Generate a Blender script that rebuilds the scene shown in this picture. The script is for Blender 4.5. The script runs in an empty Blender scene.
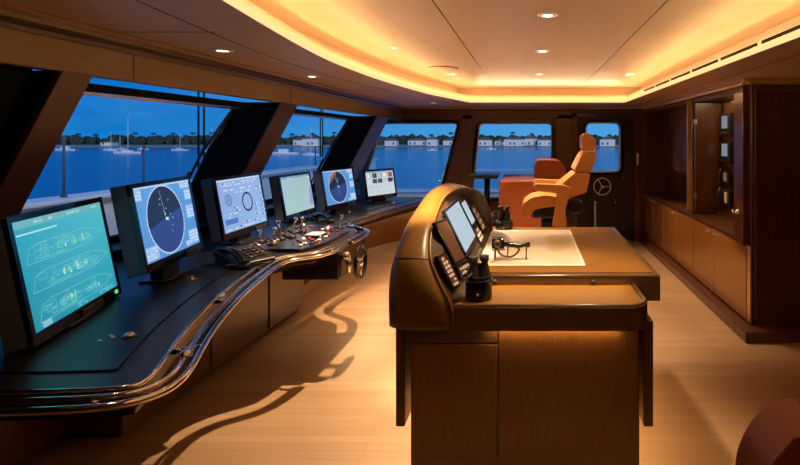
import bpy, bmesh, math, random
from mathutils import Vector, Matrix
random.seed(7)
scene = bpy.context.scene
COL = scene.collection
PI = math.pi
F = 520.0

def at(px, py, Y):
    """point seen at photo pixel (px, py) at distance Y"""
    return Vector(((px - 530) * Y / F, Y, 1.6 - (py - 138) * Y / F))

# ------------------------------------------------------------------ materials
MATS = {}
def principled(name, col, rough=0.5, metal=0.0, coat=0.0, spec=0.5, coat_rough=0.1):
    m = bpy.data.materials.new(name); m.use_nodes = True
    n = m.node_tree.nodes; b = n['Principled BSDF']
    b.inputs['Base Color'].default_value = (*col, 1)
    b.inputs['Roughness'].default_value = rough
    b.inputs['Metallic'].default_value = metal
    b.inputs['Coat Weight'].default_value = coat
    b.inputs['Coat Roughness'].default_value = coat_rough
    b.inputs['Specular IOR Level'].default_value = spec
    MATS[name] = m
    return m, m.node_tree, b

def grain(name, c1, c2, rough, scale=(1, 1, 1), coat=0.0, bump=0.0, nscale=6.0, detail=4.0, spec=0.5, coat_rough=0.1):
    m, t, b = principled(name, c1, rough, coat=coat, spec=spec, coat_rough=coat_rough)
    n, l = t.nodes, t.links
    tc = n.new('ShaderNodeTexCoord'); mp = n.new('ShaderNodeMapping'); mp.inputs['Scale'].default_value = scale
    no = n.new('ShaderNodeTexNoise'); no.inputs['Scale'].default_value = nscale; no.inputs['Detail'].default_value = detail
    cr = n.new('ShaderNodeValToRGB')
    cr.color_ramp.elements[0].position = 0.35; cr.color_ramp.elements[1].position = 0.68
    cr.color_ramp.elements[0].color = (*c1, 1); cr.color_ramp.elements[1].color = (*c2, 1)
    l.new(tc.outputs['Object'], mp.inputs['Vector']); l.new(mp.outputs['Vector'], no.inputs['Vector'])
    l.new(no.outputs['Fac'], cr.inputs['Fac']); l.new(cr.outputs['Color'], b.inputs['Base Color'])
    if bump:
        bp = n.new('ShaderNodeBump'); bp.inputs['Strength'].default_value = bump; bp.inputs['Distance'].default_value = 0.004
        l.new(no.outputs['Fac'], bp.inputs['Height']); l.new(bp.outputs['Normal'], b.inputs['Normal'])
    return m

def emit(name, col, s):
    m = bpy.data.materials.new(name); m.use_nodes = True
    t = m.node_tree; t.nodes.clear()
    e = t.nodes.new('ShaderNodeEmission'); o = t.nodes.new('ShaderNodeOutputMaterial')
    e.inputs['Color'].default_value = (*col, 1); e.inputs['Strength'].default_value = s
    t.links.new(e.outputs[0], o.inputs[0]); MATS[name] = m
    return m

wenge = grain('wenge', (0.105, 0.040, 0.010), (0.16, 0.064, 0.017), 0.30, (30, 30, 1.2), coat=0.25, coat_rough=0.15)
base_wood = grain('glossy_walnut', (0.27, 0.105, 0.020), (0.30, 0.118, 0.024), 0.27, (20, 20, 1.0), coat=0.4)
wenge_h = grain('wenge_across', (0.060, 0.026, 0.010), (0.10, 0.045, 0.018), 0.30, (1.2, 30, 30), coat=0.25, coat_rough=0.15)
pillar_m = grain('pillar_veneer', (0.05, 0.021, 0.009), (0.07, 0.030, 0.013), 0.4, (30, 30, 1.2), coat=0.1)
mahog = grain('mahogany', (0.065, 0.020, 0.006), (0.10, 0.034, 0.010), 0.28, (30, 30, 1.2), coat=0.4)
blackwood = grain('black_stained_wood', (0.010, 0.006, 0.005), (0.018, 0.011, 0.008), 0.4, (20, 20, 1.5))
tabletop_m = grain('tabletop_leather', (0.155, 0.064, 0.007), (0.175, 0.073, 0.009), 0.5, (1, 1, 1), nscale=60, spec=0.12)
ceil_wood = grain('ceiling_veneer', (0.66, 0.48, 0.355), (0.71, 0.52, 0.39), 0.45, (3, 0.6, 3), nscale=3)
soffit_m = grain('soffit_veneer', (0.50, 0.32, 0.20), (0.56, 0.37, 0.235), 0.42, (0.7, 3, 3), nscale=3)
fascia_m = grain('fascia_veneer', (0.15, 0.078, 0.026), (0.18, 0.095, 0.034), 0.4, (20, 1, 20), nscale=4)
crown_m = grain('crown_veneer', (0.45, 0.27, 0.13), (0.5, 0.31, 0.16), 0.35, (8, 1, 8), nscale=4)
leather_hood = grain('dark_hide', (0.105, 0.048, 0.009), (0.125, 0.058, 0.011), 0.33, nscale=180, bump=0.10, spec=0.3)
panel_hide = grain('panel_hide', (0.030, 0.013, 0.004), (0.038, 0.017, 0.005), 0.4, nscale=160, spec=0.3)
leather_or = grain('orange_hide', (0.55, 0.235, 0.062), (0.61, 0.27, 0.075), 0.42, nscale=90, bump=0.1)
leather_rust = grain('rust_hide', (0.26, 0.054, 0.009), (0.30, 0.066, 0.012), 0.42, nscale=90, bump=0.1)
leather_red = grain('red_brown_hide', (0.16, 0.028, 0.012), (0.19, 0.036, 0.016), 0.45, nscale=90, bump=0.1)
desk_m = grain('desk_black_hide', (0.006, 0.0065, 0.0075), (0.009, 0.0095, 0.0105), 0.36, nscale=140, bump=0.08, spec=0.3)
border_m = grain('desk_border_hide', (0.016, 0.012, 0.011), (0.022, 0.016, 0.014), 0.34, nscale=140, bump=0.05, spec=0.25)
principled('black_plastic', (0.012, 0.012, 0.013), 0.32)
principled('black_gloss', (0.006, 0.006, 0.007), 0.12)
principled('casing_grey', (0.07, 0.085, 0.115), 0.6, spec=0.2)
principled('rubber', (0.012, 0.011, 0.011), 0.6)
principled('chrome', (0.82, 0.80, 0.78), 0.10, 1.0)
principled('rail_chrome', (0.90, 0.85, 0.79), 0.09, 1.0)
principled('brushed_steel', (0.60, 0.60, 0.60), 0.3, 1.0)
principled('bronze', (0.20, 0.12, 0.06), 0.3, 0.9)
principled('edge_highlight', (0.75, 0.50, 0.24), 0.32, 0.9)  # gold highlight on lit cabinet edges, put into a material colour
principled('white_paint', (0.80, 0.80, 0.82), 0.5)
principled('white_plastic', (0.85, 0.80, 0.70), 0.4)
principled('red_key', (0.20, 0.03, 0.022), 0.35)
principled('cream_key', (0.55, 0.47, 0.40), 0.4)
principled('seam', (0.02, 0.011, 0.006), 0.6)
principled('blind_black', (0.006, 0.006, 0.007), 0.8, spec=0.08)
principled('brown_panel', (0.07, 0.028, 0.013), 0.32)
principled('ctrl_panel', (0.018, 0.010, 0.008), 0.25)
principled('house_wall', (0.80, 0.76, 0.72), 0.7)
principled('house_roof', (0.22, 0.12, 0.10), 0.7)
principled('hull_white', (0.75, 0.78, 0.82), 0.4)
principled('trunk', (0.06, 0.045, 0.03), 0.8)
grain('tree_green', (0.02, 0.032, 0.02), (0.05, 0.065, 0.035), 0.8, nscale=0.4)
grain('palm_green', (0.014, 0.026, 0.014), (0.03, 0.05, 0.02), 0.8, nscale=0.5)
principled('sand', (0.40, 0.36, 0.30), 0.9)
LEDC = (1.0, 0.65, 0.30)
emit('cove_led', (1, .60, .20), 6.5)
emit('lower_led', (1, .62, .22), 28)
emit('lip_glow', (1.0, 0.66, 0.27), 1.25)
emit('lamp_lens', (1.0, 0.85, 0.62), 14)
emit('lit_house_window', (1.0, 0.75, 0.4), 0.5)
emit('small_display', (0.62, 0.74, 0.85), 0.8)
emit('radio_display', (0.45, 0.52, 0.58), 0.45)
emit('green_led', (0.1, 0.9, 0.2), 1.0)

# screens: colour lives in a face attribute
def screen_material(name, strength):
    m = bpy.data.materials.new(name); m.use_nodes = True
    t = m.node_tree; b = t.nodes['Principled BSDF']
    at_ = t.nodes.new('ShaderNodeAttribute'); at_.attribute_name = 'Col'
    b.inputs['Base Color'].default_value = (0.01, 0.01, 0.01, 1); b.inputs['Roughness'].default_value = 0.22
    b.inputs['Emission Strength'].default_value = strength
    t.links.new(at_.outputs['Color'], b.inputs['Emission Color']); MATS[name] = m
    return m
screen_material('screen', 0.92)
def paper_material():
    m = bpy.data.materials.new('chart_paper'); m.use_nodes = True
    t = m.node_tree; b = t.nodes['Principled BSDF']; n, l = t.nodes, t.links
    a = n.new('ShaderNodeAttribute'); a.attribute_name = 'Col'
    tc = n.new('ShaderNodeTexCoord')
    no = n.new('ShaderNodeTexNoise'); no.inputs['Scale'].default_value = 3.2; no.inputs['Detail'].default_value = 5
    cr = n.new('ShaderNodeValToRGB')
    cr.color_ramp.elements[0].position = .36; cr.color_ramp.elements[0].color = (0.80, 0.66, 0.42, 1)
    cr.color_ramp.elements[1].position = .60; cr.color_ramp.elements[1].color = (1, 1, 1, 1)
    mx = n.new('ShaderNodeMix'); mx.data_type = 'RGBA'; mx.blend_type = 'MULTIPLY'; mx.inputs['Factor'].default_value = .6
    l.new(tc.outputs['Object'], no.inputs['Vector']); l.new(no.outputs['Fac'], cr.inputs['Fac'])
    l.new(a.outputs['Color'], mx.inputs['A']); l.new(cr.outputs['Color'], mx.inputs['B'])
    l.new(mx.outputs['Result'], b.inputs['Base Color']); b.inputs['Roughness'].default_value = 0.6
    MATS['chart_paper'] = m
paper_material()
principled('bright_steel', (0.85, 0.84, 0.82), 0.35, 0.6)

def floor_material():
    m, t, b = principled('teak_floor', (0.4, 0.24, 0.12), 0.38)
    n, l = t.nodes, t.links
    tc = n.new('ShaderNodeTexCoord')
    br = n.new('ShaderNodeTexBrick')
    br.offset = 0.37; br.inputs['Scale'].default_value = 1.0
    br.inputs['Brick Width'].default_value = 2.3; br.inputs['Row Height'].default_value = 0.07
    br.inputs['Mortar Size'].default_value = 0.0016; br.inputs['Mortar Smooth'].default_value = 0.3
    br.inputs['Color1'].default_value = (0.47, 0.285, 0.145, 1); br.inputs['Color2'].default_value = (0.39, 0.225, 0.11, 1)
    br.inputs['Mortar'].default_value = (0.24, 0.13, 0.06, 1)
    mp = n.new('ShaderNodeMapping'); mp.inputs['Scale'].default_value = (0.8, 34, 1)
    no = n.new('ShaderNodeTexNoise'); no.inputs['Scale'].default_value = 3; no.inputs['Detail'].default_value = 5
    cr = n.new('ShaderNodeValToRGB'); cr.color_ramp.elements[0].color = (0.72, 0.68, 0.64, 1); cr.color_ramp.elements[1].color = (1.08, 1.06, 1.05, 1)
    mx = n.new('ShaderNodeMix'); mx.data_type = 'RGBA'; mx.blend_type = 'MULTIPLY'; mx.inputs['Factor'].default_value = 1
    l.new(tc.outputs['Object'], br.inputs['Vector']); l.new(tc.outputs['Object'], mp.inputs['Vector'])
    l.new(mp.outputs['Vector'], no.inputs['Vector']); l.new(no.outputs['Fac'], cr.inputs['Fac'])
    l.new(br.outputs['Color'], mx.inputs['A']); l.new(cr.outputs['Color'], mx.inputs['B'])
    l.new(mx.outputs['Result'], b.inputs['Base Color'])
floor_material()

def water_material():
    m, t, b = principled('sea_water', (0.0, 0.065, 0.31), 0.18, spec=0.5)
    b.inputs['IOR'].default_value = 1.33
    n, l = t.nodes, t.links
    tc = n.new('ShaderNodeTexCoord'); mp = n.new('ShaderNodeMapping'); mp.inputs['Scale'].default_value = (0.35, 1.1, 1)
    no = n.new('ShaderNodeTexNoise'); no.inputs['Scale'].default_value = 0.5; no.inputs['Detail'].default_value = 6
    bp = n.new('ShaderNodeBump'); bp.inputs['Strength'].default_value = 0.5; bp.inputs['Distance'].default_value = 0.25
    l.new(tc.outputs['Object'], mp.inputs['Vector']); l.new(mp.outputs['Vector'], no.inputs['Vector'])
    l.new(no.outputs['Fac'], bp.inputs['Height']); l.new(bp.outputs['Normal'], b.inputs['Normal'])
water_material()

def glass_material():
    m = bpy.data.materials.new('window_glass'); m.use_nodes = True
    t = m.node_tree; t.nodes.clear(); n, l = t.nodes, t.links
    tr = n.new('ShaderNodeBsdfTransparent'); tr.inputs[0].default_value = (0.93, 0.96, 0.98, 1)
    gl = n.new('ShaderNodeBsdfGlossy'); gl.inputs['Roughness'].default_value = 0.02
    mx = n.new('ShaderNodeMixShader'); mx.inputs[0].default_value = 0.02
    o = n.new('ShaderNodeOutputMaterial')
    l.new(tr.outputs[0], mx.inputs[1]); l.new(gl.outputs[0], mx.inputs[2]); l.new(mx.outputs[0], o.inputs[0])
    MATS['window_glass'] = m
glass_material()

# ------------------------------------------------------------------ mesh helpers
def mat(m):
    return MATS[m] if isinstance(m, str) else m

class MB:
    """collects shapes into one mesh"""
    def __init__(s): s.bm = bmesh.new()
    def _tag(s, faces, mi, smooth):
        for f in faces: f.material_index = mi; f.smooth = smooth
    def box(s, lo, hi, bevel=0.0, seg=2, mi=0, M=None):
        bm = s.bm
        lo, hi = Vector(lo), Vector(hi)
        r = bmesh.ops.create_cube(bm, size=1.0)
        vs = r['verts']
        c, d = (lo + hi) / 2, hi - lo
        for v in vs: v.co = Vector((v.co.x * d.x + c.x, v.co.y * d.y + c.y, v.co.z * d.z + c.z))
        fs = set(f for v in vs for f in v.link_faces)
        if bevel > 0:
            es = set(e for v in vs for e in v.link_edges)
            rr = bmesh.ops.bevel(bm, geom=list(es), offset=min(bevel, min(d) * .49), segments=seg, affect='EDGES', profile=0.5)
            vs = list(set(rr['verts']) | set(v for v in vs if v.is_valid))
            fs = set(f for v in vs for f in v.link_faces)
        s._tag(fs, mi, bevel > 0)
        if bevel > 0:
            for f in fs:
                f.normal_update()
                if max(abs(f.normal.x), abs(f.normal.y), abs(f.normal.z)) > .999: f.smooth = False
        if M is not None:
            for v in set(v for f in fs for v in f.verts): v.co = M @ v.co
        return s
    def hexa(s, pts, mi=0):
        """8 corners: bottom loop 4, top loop 4"""
        v = [s.bm.verts.new(p) for p in pts]
        for q in ((3, 2, 1, 0), (4, 5, 6, 7), (0, 1, 5, 4), (1, 2, 6, 5), (2, 3, 7, 6), (3, 0, 4, 7)):
            f = s.bm.faces.new([v[i] for i in q]); f.material_index = mi
        return s
    def tube(s, pts, r, seg=10, mi=0, closed=False, cap=True, ry=None):
        pts = [Vector(p) for p in pts]; n = len(pts); bm = s.bm
        rs = r if isinstance(r, (list, tuple)) else [r] * n
        rings = []
        up = None
        for i, p in enumerate(pts):
            a = pts[(i - 1) % n] if (closed or i > 0) else p
            b = pts[(i + 1) % n] if (closed or i < n - 1) else p
            t = (b - a).normalized()
            if up is None:
                up = Vector((0, 0, 1)) if abs(t.z) < .9 else Vector((1, 0, 0))
            x = t.cross(up)
            if x.length < 1e-4: x = t.cross(Vector((0, 1, 0)))
            x.normalize(); y = x.cross(t).normalized()
            if abs(t.z) >= .9: up = y
            k = rs[i]
            rings.append([bm.verts.new(p + x * (k * math.cos(2 * PI * j / seg)) + y * ((ry or 1) * k * math.sin(2 * PI * j / seg))) for j in range(seg)])
        m = n if closed else n - 1
        for i in range(m):
            A, B = rings[i], rings[(i + 1) % n]
            for j in range(seg):
                f = bm.faces.new((A[j], A[(j + 1) % seg], B[(j + 1) % seg], B[j])); f.smooth = True; f.material_index = mi
        if cap and not closed:
            for R in (rings[0][::-1], rings[-1]):
                f = bm.faces.new(R); f.material_index = mi
        return s
    def lathe(s, prof, center=(0, 0, 0), axis='Z', seg=24, mi=0, M=None):
        """prof: list of (radius, height)"""
        bm = s.bm; c = Vector(center); rings = []
        def pt(r, h, a):
            p = Vector((r * math.cos(a), r * math.sin(a), h))
            if axis == 'X': p = Vector((p.z, p.x, p.y))
            if axis == 'Y': p = Vector((p.x, -p.z, p.y))
            if M is not None: p = M @ p
            return p + c
        for (r, h) in prof:
            rings.append([bm.verts.new(pt(max(r, 1e-5), h, 2 * PI * j / seg)) for j in range(seg)])
        for A, B in zip(rings, rings[1:]):
            for j in range(seg):
                f = bm.faces.new((A[j], A[(j + 1) % seg], B[(j + 1) % seg], B[j])); f.smooth = True; f.material_index = mi
        for R in (rings[0][::-1], rings[-1]):
            f = bm.faces.new(R); f.material_index = mi
        return s
    def prism(s, loops, vec, fn=None, mi=0, smooth_side=False):
        """loops of 2D points (outer first, then holes) mapped by fn to 3D and thickened along vec"""
        bm = s.bm; fn = fn or (lambda a, b: Vector((a, b, 0)))
        vec = Vector(vec); es = []; rings = []
        for lp in loops:
            vs = [bm.verts.new(fn(*p)) for p in lp]; rings.append(vs)
            es += [bm.edges.new((vs[i], vs[(i + 1) % len(vs)])) for i in range(len(vs))]
        r = bmesh.ops.triangle_fill(bm, use_beauty=True, use_dissolve=False, edges=es)
        fs = [g for g in r['geom'] if isinstance(g, bmesh.types.BMFace)]
        mp = {}
        for vs in rings:
            for v in vs: mp[v] = bm.verts.new(v.co + vec)
        for f in fs:
            f.material_index = mi
            g = bm.faces.new([mp[v] for v in reversed(f.verts)]); g.material_index = mi
        for vs in rings:
            k = len(vs)
            for i in range(k):
                a, b = vs[i], vs[(i + 1) % k]
                g = bm.faces.new((a, b, mp[b], mp[a])); g.material_index = mi; g.smooth = smooth_side
        return s
    def sheet(s, rows, mi=0, smooth=True, closed=False):
        bm = s.bm
        V = [[bm.verts.new(p) for p in r] for r in rows]
        for A, B in zip(V, V[1:]):
            n = len(A)
            for j in range(n if closed else n - 1):
                f = bm.faces.new((A[j], A[(j + 1) % n], B[(j + 1) % n], B[j])); f.smooth = smooth; f.material_index = mi
        return V
    def build(s, name, m, parent=None, loc=None, bevel=0, smooth_angle=None, subsurf=0, solidify=0):
        bm = s.bm
        bmesh.ops.recalc_face_normals(bm, faces=bm.faces[:])
        me = bpy.data.meshes.new(name); bm.to_mesh(me); bm.free()
        ms = m if isinstance(m, (list, tuple)) else [m]
        for x in ms: me.materials.append(mat(x))
        o = bpy.data.objects.new(name, me); COL.objects.link(o)
        if parent is not None:
            o.parent = parent
            o.matrix_parent_inverse = parent_world(parent).inverted()
        if solidify:
            q = o.modifiers.new('thick', 'SOLIDIFY'); q.thickness = solidify; q.offset = -1
        if bevel:
            q = o.modifiers.new('bevel', 'BEVEL'); q.width = bevel; q.segments = 2; q.limit_method = 'ANGLE'; q.angle_limit = math.radians(40); q.harden_normals = False
        if subsurf:
            q = o.modifiers.new('sub', 'SUBSURF'); q.levels = q.render_levels = subsurf
        return o

def parent_world(o):
    M = Matrix.LocRotScale(o.location, o.rotation_euler, o.scale)
    return (parent_world(o.parent) @ o.matrix_parent_inverse @ M) if o.parent else M

def tag(o, label=None, cat=None, group=None, kind=None):
    if label: o['label'] = label
    if cat: o['category'] = cat
    if group: o['group'] = group
    if kind: o['kind'] = kind
    return o
def thing(name, label, cat, loc=(0, 0, 0), rz=0, group=None):
    o = bpy.data.objects.new(name, None); COL.objects.link(o)
    o.location = loc; o.rotation_euler = (0, 0, rz); o.empty_display_size = .1
    return tag(o, label, cat, group)
def structure(o, label=None):
    o['kind'] = 'structure'
    if label: o['label'] = label
    return o
def copy_tree(o, parent=None):
    c = o.copy(); COL.objects.link(c)
    if parent is not None: c.parent = parent
    for ch in list(o.children): copy_tree(ch, c)
    return c

def catmull(pts, n=6):
    P = [Vector(p) for p in pts]; out = []
    for i in range(len(P) - 1):
        p0 = P[i - 1] if i > 0 else P[i] * 2 - P[i + 1]
        p1, p2 = P[i], P[i + 1]
        p3 = P[i + 2] if i + 2 < len(P) else P[i + 1] * 2 - P[i]
        for k in range(n):
            t = k / n
            out.append(.5 * ((2 * p1) + (p2 - p0) * t + (2 * p0 - 5 * p1 + 4 * p2 - p3) * t * t + (3 * p1 - p0 - 3 * p2 + p3) * t ** 3))
    out.append(P[-1].copy())
    return out
def offset2(pts, d):
    """offset an open 2D path to its left by d"""
    out = []
    for i, p in enumerate(pts):
        a = pts[max(i - 1, 0)]; b = pts[min(i + 1, len(pts) - 1)]
        t = Vector((b[0] - a[0], b[1] - a[1])).normalized()
        out.append((p[0] - t.y * d, p[1] + t.x * d))
    return out
def smooth_path(pts, step=.035, it=10):
    P = [Vector((p[0], p[1])) for p in pts]; out = [P[0].copy()]; acc = 0
    for a, b in zip(P, P[1:]):
        L = (b - a).length; d = step - acc
        while d <= L and L > 0:
            out.append(a.lerp(b, d / L)); d += step
        acc = (acc + L) % step
    for _ in range(it):
        out = [out[0]] + [out[i] * .5 + (out[i - 1] + out[i + 1]) * .25 for i in range(1, len(out) - 1)] + [out[-1]]
    return [(p.x, p.y) for p in out]
def offset_clean(pts, d):
    return [q for q in offset2(pts, d) if min((q[0] - p[0]) ** 2 + (q[1] - p[1]) ** 2 for p in pts) > (d * .985) ** 2]
def offset_closed(pts, d):
    n = len(pts); out = []
    for i in range(n):
        a, p, b = Vector(pts[i - 1]), Vector(pts[i]), Vector(pts[(i + 1) % n])
        t1 = (p - a).normalized(); t2 = (b - p).normalized()
        n1 = Vector((-t1.y, t1.x)); n2 = Vector((-t2.y, t2.x)); m = (n1 + n2)
        m = m.normalized() if m.length > 1e-6 else n1
        k = max(m.dot(n1), .35)
        q = p + m * (d / k); out.append((q.x, q.y))
    return out
def rrect(x0, z0, x1, z1, r, n=6, skew=0.0):
    out = []
    for (cx, cz, a0) in ((x1 - r, z1 - r, 0), (x0 + r, z1 - r, 90), (x0 + r, z0 + r, 180), (x1 - r, z0 + r, 270)):
        for k in range(n + 1):
            a = math.radians(a0 + 90 * k / n); x = cx + r * math.cos(a); z = cz + r * math.sin(a)
            out.append((x + skew * (z - z1), z))
    return out
def quad_round(c, r, n=5):
    """round the corners of a polygon c (2D)"""
    out = []; m = len(c)
    for i in range(m):
        p = Vector(c[i]); a = (Vector(c[i - 1]) - p).normalized(); b = (Vector(c[(i + 1) % m]) - p).normalized()
        A, B = p + a * r, p + b * r
        for k in range(n + 1):
            t = k / n; q = A * (1 - t) ** 2 + p * (2 * t * (1 - t)) + B * t * t; out.append((q.x, q.y))
    return out
XY = lambda z: (lambda a, b: Vector((a, b, z)))
XZ = lambda y: (lambda a, b: Vector((a, y, b)))
YZ = lambda x: (lambda a, b: Vector((x, a, b)))

# ------------------------------------------------------------------ camera
cam = bpy.data.cameras.new('camera'); co = bpy.data.objects.new('camera', cam); COL.objects.link(co)
co.location = (0, 0, 1.6); co.rotation_euler = (PI / 2, 0, 0)
cam.sensor_width = 36; cam.lens = F / 800 * 36
cam.shift_x = -130 / 800; cam.shift_y = -94.5 / 800; cam.clip_end = 3000; cam.clip_start = .05
scene.camera = co

# ------------------------------------------------------------------ room shell
YB = 8.16                       # inner face of the far wall
RX = 3.0
m = MB(); m.box((-2.75, -1.6, -.06), (RX, YB + .1, 0))
structure(m.build('floor', 'teak_floor'))

# far wall with three openings
w3 = quad_round([(-1.13, 1.835), (-2.32, 1.835), (-2.70, .66), (-1.44, .66)], .07)
w5 = quad_round([(.345, 1.835), (-.80, 1.835), (-.915, .66), (.345, .66)], .08)
dw = rrect(.863, 1.065, 1.41, 1.84, .09)
m = MB()
m.prism([[(-3.0, 0), (RX, 0), (RX, 2.4), (-2.2, 2.4), (-2.45, 1.95)], w3, w5, dw], (0, .12, 0), XZ(YB))
structure(m.build('wall_back', wenge))
def window_frame(n, loop, w=.045, frame_m='black_gloss'):
    m = MB(); big = [tuple(p) for p in offset_closed(loop, -w)]
    m.prism([big, loop], (0, .05, 0), XZ(YB - .03))
    fr = structure(m.build('window_%d' % n, frame_m))
    g = MB(); g.prism([loop], (0, .008, 0), XZ(YB + .07)); g.build('glass', 'window_glass', fr)
    rim = MB(); rim.prism([loop, [tuple(p) for p in offset_closed(loop, .016)]], (0, .02, 0), XZ(YB + .03)); rim.build('rim', 'white_paint', fr)
    return fr
window_frame(1, w3); window_frame(2, w5)

# pilasters and header on the far wall
m = MB()
for x0, x1 in ((-1.07, -.90), (.42, .70)):
    m.box((x0, YB - .05, 0), (x1, YB + .01, 1.96), .006)
m.box((-2.05, YB - .05, 1.90), (1.78, YB + .01, 2.03), .006)
structure(m.build('trim_1', wenge))

# door with its round-cornered window and handwheel
m = MB()
m.prism([[(.74, .03), (1.62, .03), (1.62, 1.93), (.74, 1.93)], dw], (0, .05, 0), XZ(YB - .055))
dr = structure(m.build('door_1', blackwood, bevel=.006), 'dark wooden door with a round-cornered window and a small chrome handwheel')
g = MB(); g.prism([dw], (0, .008, 0), XZ(YB + .05)); g.build('glass', 'window_glass', dr)
g = MB(); g.prism([[tuple(p) for p in offset_closed(dw, -.05)], dw], (0, .02, 0), XZ(YB - .075)); g.build('window_frame', 'black_gloss', dr, bevel=.004)
g = MB(); g.prism([dw, [tuple(p) for p in offset_closed(dw, .018)]], (0, .012, 0), XZ(YB - .07)); g.build('window_rim', 'white_paint', dr)
hw = MB(); hc = Vector((1.115, YB - .13, .85))
hw.tube([hc + Vector((.13 * math.cos(a), 0, .13 * math.sin(a))) for a in [2 * PI * k / 28 for k in range(28)]], .009, 8, closed=True)
for a in (90, 210, 330):
    a = math.radians(a + 30); hw.tube([hc, hc + Vector((.128 * math.cos(a), 0, .128 * math.sin(a)))], .007, 6)
hw.lathe([(.02, -.02), (.02, .07)], hc, 'Y', 12)
hw.build('handwheel', 'bright_steel', dr)['label'] = 'chrome three-spoke handwheel'
for (x, z) in ((1.46, .98), (1.33, .60)):
    g = MB(); g.lathe([(.018, -.0), (.018, .03), (.008, .035)], (x, YB - .055, z), 'Y', 12); g.build('latch_knob', 'chrome', dr)
m = MB()
for x0, x1 in ((.66, .74), (1.62, 1.70)): m.box((x0, YB - .08, 0), (x1, YB - .0, 1.99), .006)
m.box((.66, YB - .08, 1.93), (1.70, YB - .0, 1.99), .006)
structure(m.build('trim_2', mahog))
m = MB(); m.box((1.655, YB - .095, 1.18), (1.685, YB - .078, 1.36), .004); m.box((1.663, YB - .10, 1.24), (1.677, YB - .094, 1.30), .002, mi=1)
tag(m.build('light_switch', ['white_plastic', 'cream_key']), 'slim white light switch on the door post beside the handwheel door', 'light switch')

# slanted forward window wall (on the left)
SL = .53
def xi(z, base=-2.0): return base - SL * (1.84 - z)
def slant_box(mb, y0, y1, z0, z1, inner, depth, mi=0):
    p = []
    for z in (z0, z1):
        a = xi(z, inner)
        p += [(a, y0, z), (a, y1, z), (a - depth, y1, z), (a - depth, y0, z)]
    mb.hexa(p, mi)
m = MB(); m.box((-2.66, -1.6, 0), (-2.54, YB, .84)); slant_box(m, -1.6, YB, .84, .92, -2.02, .36)
m.box((-2.30, -1.6, 1.95), (-2.18, YB, 2.4))
structure(m.build('wall_left', blackwood))
for i, (y0, y1) in enumerate(((2.19, 2.36), (4.13, 4.44), (6.72, 7.30))):
    m = MB(); slant_box(m, y0, y1, .90, 1.885, -2.012, .36)
    pl = structure(m.build('trim_%d' % (i + 3), 'blind_black', bevel=.006))
    m = MB(); slant_box(m, y0 + .01, y1 - .004, .90, 1.885, -2.0, .016); m.build('facing', pillar_m, pl, bevel=.004)
m = MB(); slant_box(m, 7.95, YB, .9, 1.93, -2.30, .2)
structure(m.build('trim_6', blackwood))
m = MB(); slant_box(m, -1.6, 2.19, .90, 1.93, -2.12, .05); slant_box(m, .2, .26, .9, 1.93, -2.08, .06); slant_box(m, 1.80, 1.86, .9, 1.93, -2.08, .06)
structure(m.build('trim_7', 'blind_black'))
for i, (y0, y1) in enumerate(((2.36, 4.13), (4.44, 6.72), (7.30, 7.95))):
    m = MB(); slant_box(m, y0, y1, .92, 1.96, -2.27, .012)
    wn = structure(m.build('window_%d' % (i + 3), 'window_glass'))
    b = MB(); slant_box(b, y0, y1, 1.835, 1.872, -2.20, .05); b.build('head_bar', 'blind_black', wn)
    b = MB(); slant_box(b, y0, y1, .90, .96, -2.22, .06); b.build('sill_bar', 'blind_black', wn)
    b = MB(); slant_box(b, y0, y1, 1.820, 1.834, -2.255, .02); b.build('head_bead', 'brushed_steel', wn)

# fascia and crown over the forward windows
m = MB(); m.box((-2.06, -1.6, 1.885), (-2.0, YB - .04, 2.03), .004)
structure(m.build('trim_8', fascia_m))
m = MB()
for yy in (.9, 2.62, 4.34, 6.06): m.box((-2.001, yy, 1.886), (-1.998, yy + .006, 2.03))
structure(m.build('trim_9', 'seam'))
m = MB()
prof = [(-2.06, 2.02), (-1.985, 2.02), (-1.97, 2.035), (-1.97, 2.045), (-1.93, 2.052), (-1.915, 2.075), (-1.915, 2.10), (-2.06, 2.10)]
m.prism([prof], (0, YB + 1.56, 0), XZ(-1.6))
m.box((-2.05, YB - .10, 2.02), (1.80, YB, 2.09), .01)
structure(m.build('trim_10', wenge_h))
m = MB(); m.box((-1.93, -1.6, 2.068), (-1.86, YB - .09, 2.082), .004)
m.box((-1.93, YB - .16, 2.05), (1.80, YB - .06, 2.082), .006)
structure(m.build('trim_11', crown_m))

# right wall behind the cabinets, wall behind the camera
m = MB(); m.box((RX, -1.6, 0), (RX + .1, YB + .1, 2.4)); structure(m.build('wall_right', mahog))
m = MB(); m.box((-2.75, -1.7, 0), (RX, -1.6, 2.4)); structure(m.build('wall_front', mahog))
m = MB(); m.box((2.96, -1.6, .0), (RX, 4.2, .09)); structure(m.build('baseboard_right', mahog))

# ------------------------------------------------------------------ ceiling: soffit with a raised, cove-lit tray
Lc = [(-.55, -.55), (-.85, .55), (-1.065, 1.81), (-1.22, 2.97), (-1.245, 3.7), (-1.22, 4.45), (-1.11, 5.55), (-.97, 6.25), (-.80, 6.98)]
left_curve = [(p.x, p.y) for p in catmull([(a, b, 0) for a, b in Lc], 7)]
RXc = 1.27
tray = left_curve + [(RXc, 6.98), (RXc, -.55)]           # clockwise seen from below/above
tray_ccw = tray[::-1]
def area(p): return sum(p[i - 1][0] * p[i][1] - p[i][0] * p[i - 1][1] for i in range(len(p))) / 2
if area(tray_ccw) < 0: tray_ccw = tray_ccw[::-1]
out = lambda d: [tuple(q) for q in offset_closed(tray_ccw, -d)]
m = MB()
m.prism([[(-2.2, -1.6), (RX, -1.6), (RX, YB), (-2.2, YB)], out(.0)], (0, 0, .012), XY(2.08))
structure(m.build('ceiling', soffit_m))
m = MB()                                           # lower trough, its back face and the upper trough
m.prism([out(.075), out(-.0)], (0, 0, .005), XY(2.092))
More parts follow.
